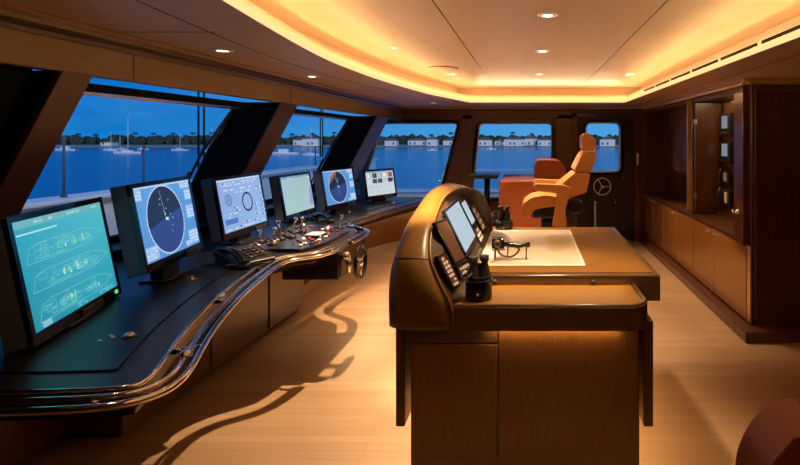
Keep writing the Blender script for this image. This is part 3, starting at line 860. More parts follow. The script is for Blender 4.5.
m = MB(); m.box((-.490, 2.178, .265), (-.138, 2.195, .734), .003); m.build('door_panel', wenge, isl)
m = MB(); m.box((-.130, 2.178, .015), (.452, 2.195, .800), .003); m.build('front_panel', wenge, isl)
for (x0, x1) in ((-.577, -.537), (.487, .53)):
    m = MB(); m.box((x0, 2.23, .36), (x1, 3.74, .815), .006); m.build('side_panel', mahog, isl)
    x = x0 if x0 > 0 else x1
    for yy in (2.26, 3.5):
        q = MB(); q.tube([(x, yy, .795), (-.50 if x < 0 else .46, yy, .795)], .009, 8); q.build('panel_spacer', 'chrome', isl)
for x in (-.165, .30):
    q = MB(); q.lathe([(.010, .0), (.010, .014), (.006, .018)], (x, 2.467, .920), 'Y', 16); q.build('ledge_lamp', 'black_plastic', isl)

# leather hood
S = [(451, 332, 2.15), (451, 308, 2.15), (440, 285, 2.17), (430, 260, 2.21), (430, 236, 2.30), (434, 219, 2.40), (442, 200, 2.60), (452, 191.5, 2.80), (460, 189, 3.0), (470, 189.5, 3.2),
     (479, 193, 3.36), (486, 204, 3.50), (491, 220, 3.60), (491, 243, 3.64)]
S = [at(*p) for p in S]; S[0].z = .803; S[-1].z = .82
O = [Vector(p) for p in ((-.585, 2.20, .803), (-.588, 2.20, .90), (-.586, 2.205, .99), (-.58, 2.24, 1.075), (-.572, 2.35, 1.155), (-.562, 2.46, 1.212), (-.545, 2.64, 1.272), (-.535, 2.82, 1.298),
                         (-.53, 3.0, 1.300), (-.53, 3.2, 1.278), (-.54, 3.37, 1.230), (-.555, 3.50, 1.14), (-.572, 3.60, 1.02), (-.585, 3.66, .82))]
S = catmull(S, 4); O = catmull(O, 4)
cen = Vector((0, 2.9, .75))
rows_ = []
for a, b in zip(S, O):
    d = Vector((0, a.y - cen.y, a.z - cen.z)); d.normalize()
    r = []
    for k in range(11):
        t = k / 10
        p = a.lerp(b, t) + d * (.030 * (math.sin(PI * t) ** .55) + .012 * t)
        if p.y > 3.80: p.y = 3.80
        r.append(p)
    last = r[-1]
    r.append(last + Vector((-.012, 0, 0)) - d * .02); r.append(last + Vector((-.014, 0, 0)) - d * .06)
    rows_.append(r)
m = MB(); V = m.sheet(rows_)
m.bm.faces.new([row[-1] for row in V])
m.bm.faces.new([v for v in V[0]] + [v for v in reversed(V[-1])])
hood = m.build('hood', leather_hood, isl)
hood['label'] = 'dark leather arched hood'
st = MB(); st.tube([p + Vector((.004, 0, 0)) + Vector((0, p.y - cen.y, p.z - cen.z)).normalized() * .004 for p in S], .006, 8); st.build('piping', leather_hood, hood)
for kk in (12,):
    st = MB(); st.tube([p for p in rows_[kk][:11]], .0025, 6); st.build('seam', 'seam', hood)
# instrument panel inside the arch
def xp(y, z): return -.25 - .497 * (z - .95) - .28 * max(0, 2.45 - y)
pin = []
for p in S:
    y = cen.y + (p.y - cen.y) * .93; z = .93 + (p.z - .93) * .93 if p.z > .93 else p.z
    pin.append(Vector((xp(y, z) - .012, y, z)))
m = MB(); bm = m.bm
m.sheet([S, pin], smooth=False)
cpt = [Vector((xp(p.y, .90) - .012, p.y, .86)) for p in pin]
Rw = []
for t in [k / 8 for k in range(9)]:
    Rw.append([Vector((xp(cpt[i].lerp(p, t).y, max(cpt[i].lerp(p, t).z, .86)) - .012, *cpt[i].lerp(p, t)[1:])) for i, p in enumerate(pin)])
m.sheet(Rw, smooth=True)
ins = m.build('instrument_panel', panel_hide, isl)
def panel_item(name, y0, y1, z0, z1, mats, parent, draw=None, thick=.003, frame=.010, keys=None):
    def P(y, z, o): return Vector((xp(y, z) + o * .895, y, z + o * .445))
    q = MB()
    def slab(a, b, c, d, lo, hi, mi): q.hexa([P(a, c, lo), P(b, c, lo), P(b, d, lo), P(a, d, lo), P(a, c, hi), P(b, c, hi), P(b, d, hi), P(a, d, hi)], mi)
    slab(y0 - frame, y1 + frame, z0 - frame, z1 + frame, -.012, thick, 0)
    slab(y0, y1, z0, z1, thick, thick + .002, 1)
    if keys:
        r, c = keys
        for i in range(r):
            for j in range(c):
                if random.random() < .12: continue
                a = y0 + (y1 - y0) * (j + .15) / c; b = y0 + (y1 - y0) * (j + .8) / c; cc = z0 + (z1 - z0) * (i + .15) / r; d = z0 + (z1 - z0) * (i + .75) / r
                slab(a, b, cc, d, thick + .002, thick + .006, 2)
    return q.build(name, mats, parent, bevel=.001)
disp = panel_item('display', 2.45, 2.86, 1.06, 1.25, ['black_gloss', 'small_display'], ins); disp['label'] = 'wide white lit display'
panel_item('switch_panel', 2.315, 2.415, 1.045, 1.215, ['black_gloss', 'brown_panel', 'bronze'], ins)
panel_item('keypad', 2.315, 2.415, .985, 1.02, ['black_gloss', 'brown_panel', 'cream_key'], ins, keys=(2, 4))
panel_item('keypad', 2.205, 2.255, .965, 1.09, ['black_gloss', 'brown_panel', 'cream_key'], ins, keys=(7, 2))
panel_item('keypad', 2.47, 2.84, 1.00, 1.03, ['black_gloss', 'black_plastic', 'bronze'], ins, keys=(1, 8))
panel_item('display', 2.93, 3.08, 1.11, 1.23, ['black_gloss', 'small_display'], ins)
panel_item('keypad', 2.93, 3.08, 1.01, 1.08, ['black_gloss', 'brown_panel', 'cream_key'], ins, keys=(3, 3))
panel_item('keypad', 3.17, 3.31, 1.03, 1.17, ['black_gloss', 'brown_panel', 'cream_key'], ins, keys=(4, 3))

# the chart
w_, h_ = .86, 1.07
s = Screen(.80, 1.02)
s.poly([(0, 0), (1, 0), (1, 1), (0, 1)], (.66, .58, .47))
s.poly([(.02, .02), (.98, .02), (.98, .98), (.02, .98)], (.47, .385, .30))
LB = (.43, .32, .18)
s.poly([(.70, .35), (.82, .30), (.93, .45), (.96, .62), (.90, .78), (.78, .82), (.70, .70), (.74, .55)], LB)
s.poly([(.76, .45), (.84, .42), (.90, .55), (.86, .68), (.78, .66)], (.40, .28, .13))
for k in range(46):
    u, v = random.uniform(.05, .9), random.uniform(.05, .9); a = random.uniform(-.5, .5); P = [(u, v)]
    for j in range(6):
        a += random.uniform(-.5, .5); u += .03 * math.cos(a); v += .03 * math.sin(a); P.append((min(max(u, .03), .97), min(max(v, .03), .97)))
    s.path(P, .0022, random.choice(((.5, .36, .22), (.62, .46, .28), (.45, .40, .36))))
s.path([(.12, .80), (.4, .86), (.75, .93)], .006, (.42, .36, .30)); s.path([(.3, .9), (.5, .94), (.66, .96)], .010, (.45, .40, .34))
s.words(.04, .03, .4, .1, 3, (.4, .33, .25), fill=.5)
for k in range(4): s.line((.02, .2 + .2 * k), (.98, .2 + .2 * k), .001, (.6, .45, .3)); s.line((.2 + .2 * k, .02), (.2 + .2 * k, .98), .001, (.6, .45, .3))
Mc = Matrix.Translation((-.035, 2.625, .9555)) @ Matrix(((.79, 0, 0, 0), (0, 0, 1, 0), (0, -1, 0, 0), (0, 0, 0, 1)))
# screen coordinates: u along x, v along y, layers rising
ch = s.build(None, Mc, 'chart_paper', 'nautical_chart')
tag(ch, 'cream nautical chart lying flat on the chart table top', 'chart')
q = MB(); 
# sextant-like instrument standing on the chart
sx = thing('sextant', 'dark brass navigation instrument on thin legs standing on the chart', 'instrument', (-.10, 2.72, .957))
o = Vector((-.10, 2.72, .958))
q = MB(); q.box(o + Vector((-.10, .0, .062)), o + Vector((-.035, .06, .115)), .004); q.lathe([(.02, -.01), (.02, .012), (.012, .018)], o + Vector((-.07, -.003, .09)), 'Y', 14, mi=1); q.build('box', ['black_gloss', 'bronze'], sx)
q = MB()
for k in range(13):
    pass
arc = [o + Vector((-.015 + .062 * math.cos(math.radians(a)), .03, .075 + .062 * math.sin(math.radians(a)))) for a in range(195, 346, 10)]
q.tube(arc, .006, 8); q.tube([arc[0], o + Vector((-.015, .03, .078)), arc[-1]], .005, 8); q.tube([o + Vector((-.015, .03, .078)), arc[7]], .004, 8)
q.build('frame', 'bronze', sx)
q = MB(); q.tube([o + Vector((-.05, .03, .085)), o + Vector((.0, .03, .078)), o + Vector((.05, .03, .072)), o + Vector((.085, .03, .078))], [.010, .014, .012, .007], 10); q.lathe([(.012, -.012), (.016, 0), (.012, .012)], o + Vector((.088, .03, .078)), 'X', 12); q.build('telescope', 'black_gloss', sx)
for (x, y) in ((-.085, .0), (-.085, .06), (.08, .03)):
    q = MB(); q.tube([o + Vector((x, y, .064 if x < 0 else .075)), o + Vector((x, y, .0))], .0035, 8); q.build('leg', 'bronze', sx)
q = MB(); q.tube([o + Vector((-.10, .03, .05)), o + Vector((-.03, .03, .052))], .004, 8); q.build('crossbar', 'bronze', sx)

# binoculars in their holders
def holder(c, r, h, lab):
    t = thing('binocular_holder', lab, 'holder', c)
    q = MB(); q.lathe([(r * .96, 0), (r, .008), (r, h - .008), (r * .98, h), (r * .86, h), (r * .84, .012)], c, 'Z', 28); q.build('cup', 'black_gloss', t)
    q = MB(); q.lathe([(r * 1.005, h * .80), (r * 1.02, h * .81), (r * 1.02, h * .84), (r * 1.005, h * .85)], c, 'Z', 28); q.build('band', 'rubber', t)
    q = MB(); q.lathe([(.008, 0), (.008, .004), (.003, .006)], Vector(c) + Vector((0.0, -r * 1.0, h * .3)), 'Y', 12); q.build('stud', 'chrome', t)
def binoculars(c, lab, k=1.0, rz=0):
    t = thing('binoculars', lab, 'binoculars', c, rz)
    M = Matrix.Translation(c) @ Matrix.Rotation(rz, 4, 'Z') @ Matrix.Diagonal((k, k, k, 1))
    for sx_ in (-1, 1):
        q = MB(); x = sx_ * .024
        q.lathe([(.019, .0), (.021, .05), (.022, .085), (.017, .10), (.014, .118), (.018, .125), (.019, .145), (.012, .146)], (x, 0, 0), 'Z', 18); q.bm.transform(M); q.build('barrel', 'rubber', t)
    q = MB(); q.box((-.022, -.012, .05), (.022, .012, .095), .004); q.lathe([(.010, .095), (.010, .115), (.006, .118)], (0, 0, 0), 'Z', 14); q.bm.transform(M); q.build('bridge', 'black_gloss', t)
    q = MB(); q.tube([(-.045, 0, .10), (-.075, -.015, .10), (-.085, -.03, .08), (-.065, -.035, .07), (-.04, -.03, .09)], .006, 6, ry=.5); q.bm.transform(M); q.build('strap', 'rubber', t)
holder((-.222, 2.255, .904), .058, .105, 'round black cup on the lit front ledge of the chart table')
binoculars((-.222, 2.255, .93), 'black binoculars standing in the near cup on the front ledge', 1.1, .5)
holder((-.185, 3.70, .954), .062, .06, 'round black cup at the far end of the chart table')
binoculars((-.185, 3.70, .972), 'black binoculars standing in the cup at the far table end', 1.0, -.3)

# ------------------------------------------------------------------ helm chair
def cushion(mb, M, sx, sy, sz, r=.05, mi=0): mb.box((-sx / 2, -sy / 2, -sz / 2), (sx / 2, sy / 2, sz / 2), r, 5, mi, M)
hc_ = thing('helm_chair', 'orange leather helm chair with headrest on a pedestal facing the windows', 'chair', (.30, 5.6, 0))
yC = 5.62
def side_prism(mb, pts, y0, y1, rr=.03, mi=0):
    mb.prism([quad_round(pts, rr, 5)], (0, y1 - y0, 0), XZ(y0), mi)
q = MB(); side_prism(q, [(.552, 1.482), (.548, 1.62), (.594, 1.655), (.655, 1.625), (.695, 1.557), (.690, 1.465), (.635, 1.462)], yC - .15, yC + .15, .02); q.build('headrest', leather_or, hc_, bevel=.025)
q = MB(); side_prism(q, [(.457, 1.262), (.535, 1.425), (.58, 1.470), (.69, 1.450), (.680, 1.365), (.626, 1.250), (.50, 1.245)], yC - .25, yC + .25, .02); q.build('backrest', leather_or, hc_, bevel=.03)
q = MB(); side_prism(q, [(.285, 1.09), (.375, 1.165), (.465, 1.238), (.622, 1.238), (.61, 1.15), (.58, 1.036), (.484, 1.005), (.40, .97), (.30, 1.0)], yC - .25, yC + .25, .02); q.build('lumbar_cushion', leather_or, hc_, bevel=.03)
q = MB(); side_prism(q, [(-.088, .858), (-.066, .925), (.015, .982), (.156, 1.008), (.30, .99), (.36, .95), (.34, .90), (.20, .888), (.11, .872), (.046, .858), (.015, .81), (-.022, .785), (-.075, .800)], yC - .25, yC + .25, .018); q.build('seat', leather_or, hc_, bevel=.022)
for y0 in (yC - .345, yC + .255):
    q = MB(); side_prism(q, [(.032, 1.105), (.046, 1.062), (.293, 1.036), (.40, 1.010), (.450, 1.055), (.42, 1.095), (.32, 1.122), (.06, 1.134)], y0, y0 + .09, .015); a_ = q.build('armrest', leather_or, hc_, bevel=.018)
    q = MB(); side_prism(q, [(.275, 1.035), (.262, .899), (.224, .70), (.372, .70), (.358, .872), (.405, 1.015)], y0 + .015, y0 + .075, .02); q.build('armrest_panel', leather_or, a_, bevel=.012)
q = MB(); q.box((.02, yC - .2, .76), (.42, yC + .2, .87), .02); q.box((.40, yC - .12, .80), (.56, yC + .12, .93), .02); q.build('seat_frame', 'black_plastic', hc_)
q = MB(); q.lathe([(.27, 0), (.27, .02), (.12, .04), (.085, .07), (.085, .55), (.10, .57), (.10, .78)], (.22, yC, 0), 'Z', 28); q.build('pedestal', 'black_gloss', hc_)
q = MB(); q.box((-.28, yC - .2, .36), (-.02, yC + .2, .39), .008); q.box((-.06, yC - .04, .34), (.22, yC + .04, .38), .006); q.build('footrest', 'brushed_steel', hc_)

# ------------------------------------------------------------------ raised settee chair behind the helm chair and its platform
m = MB(); m.box((-.85, 6.32, 0), (.62, 7.70, .42), .01); structure(m.build('trim_19', mahog))
ac = thing('armchair', 'boxy rust leather armchair raised behind the helm chair by the back window', 'armchair', (.05, 6.95, .42))
for y0 in (6.42, 7.36):
    q = MB(); q.box((-.385, y0, .44), (.46, y0 + .2, 1.08), .035, 4); q.build('armrest', leather_rust, ac)
q = MB(); q.box((-.31, 6.63, .44), (.44, 7.35, .80), .02); q.build('frame', leather_rust, ac)
q = MB(); q.box((-.395, 6.625, .80), (.20, 7.355, 1.06), .05, 4); q.build('seat', leather_rust, ac)
q = MB(); q.prism([quad_round([(.055, 1.085), (.062, 1.29), (.10, 1.325), (.36, 1.318), (.43, 1.26), (.46, 1.085)], .045, 6)], (0, 1.02, 0), XZ(6.48)); q.box((.21, 6.63, .81), (.45, 7.35, 1.09)); q.build('backrest', leather_rust, ac, bevel=.03)
for x in (-.34, .40):
    for y in (6.5, 7.46):
        q = MB(); q.lathe([(.03, 0), (.03, .025)], (x, y, .42), 'Z', 12); q.build('foot', 'black_plastic', ac)

# dark side table by the window
td = thing('side_table', 'narrow dark high table on one post beside the rust armchair', 'table', (-.60, 7.1, 0))
q = MB(); q.box((-.80, 6.85, 1.06), (-.43, 7.35, 1.115), .012); q.build('tabletop', blackwood, td)
q = MB(); q.lathe([(.04, .45), (.04, 1.07)], (-.585, 7.1, 0), 'Z', 18); q.build('post', 'black_gloss', td)
q = MB(); q.lathe([(.16, .42), (.16, .44), (.05, .46)], (-.585, 7.1, 0), 'Z', 24); q.build('base', 'black_gloss', td)
td.location.z = .42
for c in td.children: c.matrix_parent_inverse = parent_world(td).inverted()
# grab pole by the door
m = MB(); m.tube([(.99, 7.9, .02), (.99, 7.9, .62)], .016, 12); m.lathe([(.035, 0), (.035, .012), (.018, .016)], (.99, 7.9, 0), 'Z', 16); m.lathe([(.016, .0), (.022, .01), (.022, .02), (.01, .03)], (.99, 7.9, .61), 'Z', 16)
tag(m.build('grab_pole', 'bright_steel'), 'short slim chrome pole standing before the handwheel door', 'pole')

# ------------------------------------------------------------------ near chair at the lower right corner
nc = thing('lounge_chair', 'dark red-brown leather chair cut off at the lower right corner', 'chair', (.92, 1.02, 0))
cx, cy = .905, 1.30
q = MB(); q.prism([quad_round([(.515, .42), (.545, .80), (.62, .905), (.75, .928), (1.06, .928), (1.19, .905), (1.265, .80), (1.295, .42)], .06, 7)], (0, -.15, 0), XZ(1.37)); bk = q.build('backrest', leather_red, nc, bevel=.035)
q = MB()
for dx in (0, .012): q.tube([(.60 + dx, 1.374, .43), (.625 + dx, 1.375, .80), (.68 + dx, 1.374, .875), (.70 + dx, 1.35, .922), (.71 + dx, 1.28, .931), (.71 + dx, 1.23, .925)], .003, 6)
q.tube([(.545, 1.222, .80), (.62, 1.222, .895), (.75, 1.222, .915), (1.06, 1.222, .915), (1.19, 1.222, .895)], .004, 6)
q.build('piping', leather_red, bk)
q = MB(); q.box((.60, .62, .30), (1.21, 1.24, .47), .05, 4); q.build('seat', leather_red, nc)
for x0 in (.52, 1.20):
    q = MB(); q.box((x0, .62, .28), (x0 + .10, 1.24, .64), .04, 4); q.build('armrest', leather_red, nc)
for x in (.58, 1.22):
    for y in (.68, 1.30):
        q = MB(); q.lathe([(.016, 0), (.026, .30)], (x, y, 0), 'Z', 14); q.build('leg', blackwood, nc)

# ------------------------------------------------------------------ cabinets on the right
CX = 1.78; YN = 4.22
def handle(mb_parent, y, z, x=CX, pair=True):
    for d in ((-.03, .03) if pair else (0,)):
        q = MB(); q.lathe([(.011, 0), (.006, -.006), (.006, -.022), (.014, -.026), (.012, -.034), (.004, -.036)], (x, y + d, z), 'X', 14); q.build('knob', 'chrome', mb_parent)
bc = thing('base_cabinet', 'long low glossy wood base cabinet running along the right side', 'cabinet', (2.3, 6.2, 0))
q = MB(); q.box((CX + .018, YN + .055, .09), (RX - .01, YB - .1, .735), .0); q.build('carcass', mahog, bc)
q = MB(); q.box((CX - .10, YN + .052, 0), (RX - .01, YB - .1, .085), .006); q.build('plinth', mahog, bc)
q = MB(); q.box((CX - .03, 4.275, .715), (CX - .001, 4.465, .758), .003); q.build('stile_foot', mahog, bc)
ds = [(4.285, 5.03), (5.04, 5.66), (5.67, 6.30), (6.31, 6.95), (6.96, 7.50), (7.51, 8.02)]
for i, (a, b) in enumerate(ds):
    q = MB(); q.box((CX, a, .10), (CX + .018, b, .725), .003); d = q.build('door', base_wood, bc)
    handle(d, b - .09 if i % 2 == 0 else a + .09, .685, pair=(i in (0, 3)))
q = MB(); q.box((CX + .0, YN + .06, .735), (RX - .01, YB - .1, .758), .002); q.box((CX - .012, 4.47, .735), (CX + .01, YB - .1, .758), .003); q.build('countertop', mahog, bc)
uc = thing('wall_cabinet', 'tall dark wood cabinet over the low cabinet, one bay open with electronics', 'cabinet', (2.3, 6.2, .76))
q = MB()
q.box((CX + .015, 5.75, .76), (RX - .01, 5.86, 2.05), .004); q.box((CX, 4.275, .76), (RX - .01, 4.47, 2.05), .004)
q.box((CX + .30, 4.47, .76), (CX + .32, 5.75, 2.05)); q.box((CX + .34, 5.86, .76), (CX + .36, YB - .1, 2.05)); q.box((CX + .02, 4.47, 1.99), (RX - .01, YB - .1, 2.06))
q.box((CX, YB - .16, .76), (RX - .01, YB - .1, 2.05)); q.build('carcass', mahog, uc)
q = MB(); q.box((CX + .20, 5.9, 1.15), (CX + .34, 7.2, 2.0), .004); q.build('back_panel', wenge, uc); handle(uc, 6.9, 1.19, CX + .20)
q = MB(); q.box((CX - .03, 4.275, .762), (CX + .02, 4.465, 2.03), .004); fp = q.build('front_stile', mahog, uc)
q = MB(); q.box((CX - .012, 4.468, .78), (CX + .002, 4.482, 2.02), .002); q.build('edge_strip', 'edge_highlight', uc)  # strip painted gold as the highlight along the stile edge
q = MB(); q.box((CX - .012, 5.845, .78), (CX + .016, 5.86, 2.02), .002); q.build('edge_strip', 'edge_highlight', uc)  # same painted highlight on the far post of the open bay
q = MB(); q.lathe([(.028, 0), (.028, -.008), (.012, -.012), (.012, -.045), (.018, -.05), (.005, -.055)], (CX - .03, 4.37, .985), 'X', 16); q.tube([(CX - .075, 4.37, .985), (CX - .078, 4.27, .982)], .008, 8); q.build('lever_handle', 'chrome', uc)
# open bay door folded back inside
q = MB(); q.box((CX + .005, 5.62, .80), (CX + .29, 5.645, 1.98), .004); dd = q.build('open_door', mahog, uc); 
for z in (.95, 1.75):
    h2 = MB(); h2.box((CX - .004, 5.60, z), (CX + .02, 5.66, z + .05), .003); h2.build('hinge', 'brushed_steel', dd)
for i, (a, b, z0, z1, kind) in enumerate(((5.30, 5.60, 1.62, 1.86, 0), (5.30, 5.60, 1.33, 1.57, 0), (5.32, 5.56, 1.12, 1.26, 1), (5.30, 5.58, .90, 1.06, 1))):
    q = MB(); x = CX + .30
    q.box((x - .05, a, z0), (x, b, z1), .005)
    e = Screen(.9, 1)
    if kind == 0:
        q.box((x - .054, a + .05, z0 + .08), (x - .05, a + .20, z1 - .03), .0, mi=1)
        for k in range(6): q.box((x - .056, a + .05 + k * .036, z0 + .02), (x - .05, a + .074 + k * .036, z0 + .045), .002, 1, mi=2)
    else:
        q.box((x - .056, a + .05, z0 + .03), (x - .05, a + .12, z1 - .02), .0, mi=3)
        q.tube([(x - .06, b - .06, z0 + .01), (x - .085, b - .05, (z0 + z1) / 2), (x - .06, b - .06, z1 + .02)], .012, 10, mi=0)
    q.build('radio_unit', ['black_plastic', 'radio_display', 'bronze', 'cream_key'], uc)
for (y, z) in ((4.75, .85), (4.95, .80), (4.9, .95)):
    q = MB(); q.box((CX + .292, y, z), (CX + .30, y + .06, z + .04), .002); q.lathe([(.008, 0), (.008, -.02)], (CX + .292, y + .03, z + .02), 'X', 10); q.build('socket', 'brushed_steel', uc)
for (z) in (.98, .90):
    q = MB(); q.tube([(CX + .34, 5.92, z + .05), (CX + .30, 5.92, z + .05), (CX + .30, 5.92, z - .06), (CX + .34, 5.92, z - .06)], .008, 8); q.build('pull', 'bronze', uc)
# end panel facing the camera
ep = thing('end_cabinet', 'tall dark mahogany cabinet end at the right edge of the room', 'cabinet', (2.4, 4.2, .085))
q = MB(); q.box((CX + .02, YN, .088), (RX - .01, YN + .05, 2.05), .004); q.build('side_panel', mahog, ep)
q = MB(); q.box((CX - .10, YN - .17, 0), (RX - .01, YN + .05, .085), .008); q.build('plinth', mahog, ep)
q = MB()
for (a, b, c, d) in ((CX + .045, .12, CX + .06, 2.0), (CX + .06, 1.985, RX - .05, 2.0)): q.box((a, YN - .006, b), (c, YN + .002, d), .002)
q.build('bead', wenge, ep)
q = MB()
cr = [(0, 2.035), (-.03, 2.035), (-.035, 2.05), (-.065, 2.062), (-.075, 2.082), (0, 2.082)]
q.prism([[(CX + a, z) for a, z in cr]], (0, YB - .1 - YN + .07, 0), XZ(YN - .07))
q.prism([[(YN + a, z) for a, z in cr]], (RX - CX + .07, 0, 0), YZ(CX - .07))
structure(q.build('trim_20', crown_m))
m = MB(); m.box((CX + .004, YN - .003, .10), (CX + .02, YN + .06, .72), .004); m.build('corner_highlight', 'edge_highlight', ep)  # lit corner edge painted as a thin gold strip

# ------------------------------------------------------------------ outside: bulwark, rails, wipers
m = MB()
m.box((-4.35, -2, -.2), (-4.15, 14, 1.02), .03); m.box((-4.42, -2, 1.02), (-4.08, 14, 1.06), .01)
m.box((-5, 11.0, -.2), (6, 11.2, .46), .03); m.box((-5, 10.92, .46), (6, 11.28, .51), .01)
m.box((-4.35, -2, -.25), (6, 11.2, -.2))
structure(tag(m.build('exterior_bulwark', 'white_paint'), 'white painted bulwark outside the windows'))
def stanchion(x, y, z0, z1, lab, r=.011, grp=None):
    q = MB(); q.tube([(x, y, z0), (x, y, z1)], r, 10); q.lathe([(r * 2.4, 0), (r * 2.4, .02), (r, .03)], (x, y, z0), 'Z', 12); q.lathe([(r, 0), (r * 1.5, .01), (r * 1.5, .03), (r * .5, .04)], (x, y, z1 - .02), 'Z', 12)
    tag(q.build('stanchion', 'casing_grey'), lab, 'post', grp)
p = at(63, 138, 4.72)
stanchion(-4.25, 4.74, 1.06, 1.60, 'thin grey post at the left edge of the nearest window')
stanchion(-4.25, 5.72, 1.06, 1.50, 'thin grey post behind the top of the radar monitor')
stanchion(-4.25, 10.3, 1.06, 1.42, 'thin grey post in the middle of the second window')
m = MB(); Pq = [(-1.86, 11.1, .51), (-1.86, 11.1, .80), (-1.83, 11.1, .88), (-1.75, 11.1, .92), (-1.4, 11.1, .92), (.5, 11.1, .92), (2.2, 11.1, .92)]
m.tube(Pq, .022, 10); m.tube([(.2, 11.1, .51), (.2, 11.1, .92)], .018, 8); m.tube([(1.4, 11.1, .51), (1.4, 11.1, .92)], .018, 8)
tag(m.build('deck_rail', 'white_paint'), 'white tubular deck rail outside the back windows', 'railing')
def wiper(y0, lab, k=1.0):
    t = thing('window_wiper', lab, 'wiper', (xi(1.79, -2.36), y0 - .05, 1.79))
    gx = lambda z: xi(z, -2.345)
    for d in (0, .07):
        q = MB(); q.tube([(gx(1.80), y0 + .0 - d * .3, 1.80), (gx(1.50), y0 - .05 - d, 1.50), (gx(1.18), y0 - .03 - d, 1.18)], [.014, .011, .008], 8); q.build('arm', 'black_plastic', t)
    q = MB(); q.tube([(gx(1.30) + .01, y0 - .13, 1.34), (gx(.95) + .01, y0 - .15, .95)], .010, 6); q.build('blade', 'rubber', t)
    for d in (0, .07):
        q = MB(); q.tube([(-2.64, y0 + (.08 if k == 1 else -.1) - d, 2.05), (-2.64, y0 + (.08 if k == 1 else -.1) - d, 1.36)], .008, 6); q.build('guide_rod', 'black_plastic', t)
wiper(4.13, 'black double-arm wiper outside the nearest window by the pillar')
wiper(6.72, 'black double-arm wiper outside the second window from the camera', 1.25)

# sea, shore, boats
ZW = -6.4
m = MB(); m.box((-1400, 16, ZW - .5), (900, 1400, ZW)); structure(m.build('water', 'sea_water'))
DS = 440
m = MB(); m.sheet([[Vector((x, DS - 2 + 3 * math.sin(x * .021), ZW - .1)) for x in range(-700, 420, 20)], [Vector((x, DS + 12, ZW + 1.6)) for x in range(-700, 420, 20)], [Vector((x, DS + 200, ZW + 2.2)) for x in range(-700, 420, 20)]])
structure(tag(m.build('shore', 'sand'), 'low sandy far shore'))
m = MB(); x = -690
def blob(mb, c, rx, rz, mi=0):
    n = 9; prof = []
    ret = bmesh.ops.create_icosphere(mb.bm, subdivisions=2, radius=1)
    ph = random.uniform(0, 6)
    for v in ret['verts']:
        n_ = v.co.copy(); k = 1 + .18 * math.sin(5 * n_.x + ph) * math.cos(4 * n_.z + ph) + random.uniform(-.08, .08)
        v.co = Vector((c[0] + n_.x * rx * k, c[1] + n_.y * rx * .7 * k, c[2] + n_.z * rz * k))
while x < 400:
    h = random.uniform(3.2, 5.4); wd = random.uniform(2.2, 6.5)
    blob(m, (x, DS + random.uniform(42, 70), ZW + 1.5 + h * .8), wd, h); x += wd * random.uniform(.3, .6)
tag(m.build('shore_trees', 'tree_green'), 'dark band of bushy trees along the far shore', 'trees', kind='stuff')
# palms
def palm(x, y, h):
    t = thing('palm_tree', 'tall palm rising above the trees on the far shore', 'palm tree', (x, y, ZW + 1.5), 0, 'palms on the far shore')
    q = MB(); q.tube([(x, y, ZW + 1.5), (x + .3, y, ZW + 1.5 + h * .6), (x + .5, y, ZW + 1.5 + h)], [.35, .28, .22], 8); q.build('trunk', 'trunk', t)
    q = MB(); c = Vector((x + .5, y, ZW + 1.5 + h))
    for k in range(11):
        a = 2 * PI * k / 11; L = random.uniform(2.2, 3.0); d = Vector((math.cos(a), math.sin(a), 0)); sd = Vector((-d.y, d.x, 0))
        R1 = []
        for j in range(5):
            u = j / 4; p = c + d * (L * u) + Vector((0, 0, 1.2 * math.sin(u * 2.0) - 2.9 * u * u)); w = .6 * math.sin(PI * (.12 + .86 * u))
            R1.append([p - sd * w - Vector((0, 0, .18)), p, p + sd * w - Vector((0, 0, .18))])
        q.sheet(R1)
    q.build('fronds', 'palm_green', t)
for i in range(30):
    palm(-430 + i * 18 + random.uniform(-4, 4), DS + 31, random.uniform(8, 12))
HL = [('white', 9), ('cream', 11)]
def house(x, w, h, roof, lab, lit):
    y = DS + 8 + 11 * (lit % 2)
    t = thing('house', lab, 'house', (x, y, ZW + 1.2))
    q = MB(); q.box((x - w / 2, y, ZW + 1.0), (x + w / 2, y + 8, ZW + 1.2 + h)); q.build('wall', 'house_wall', t)
    q = MB(); z = ZW + 1.2 + h
    if roof == 'gable': q.prism([[(x - w / 2 - .6, z), (x + w / 2 + .6, z), (x, z + h * .5)]], (0, 9, 0), XZ(y - .5))
    else: q.hexa([(x - w / 2 - .6, y - .6, z), (x + w / 2 + .6, y - .6, z), (x + w / 2 + .6, y + 8.6, z), (x - w / 2 - .6, y + 8.6, z), (x - w / 4, y + 3, z + h * .45), (x + w / 4, y + 3, z + h * .45), (x + w / 4, y + 5, z + h * .45), (x - w / 4, y + 5, z + h * .45)])
    q.build('roof', 'house_roof', t)
    n = max(2, int(w / 3.5))
    for k in range(n):
        xx = x - w / 2 + w * (k + .5) / n
        q = MB(); q.box((xx - .7, y - .08, ZW + 2.2), (xx + .7, y + .02, ZW + 4.2)); q.build('window', 'lit_house_window' if (k + lit) % 3 == 0 else 'casing_grey', t)
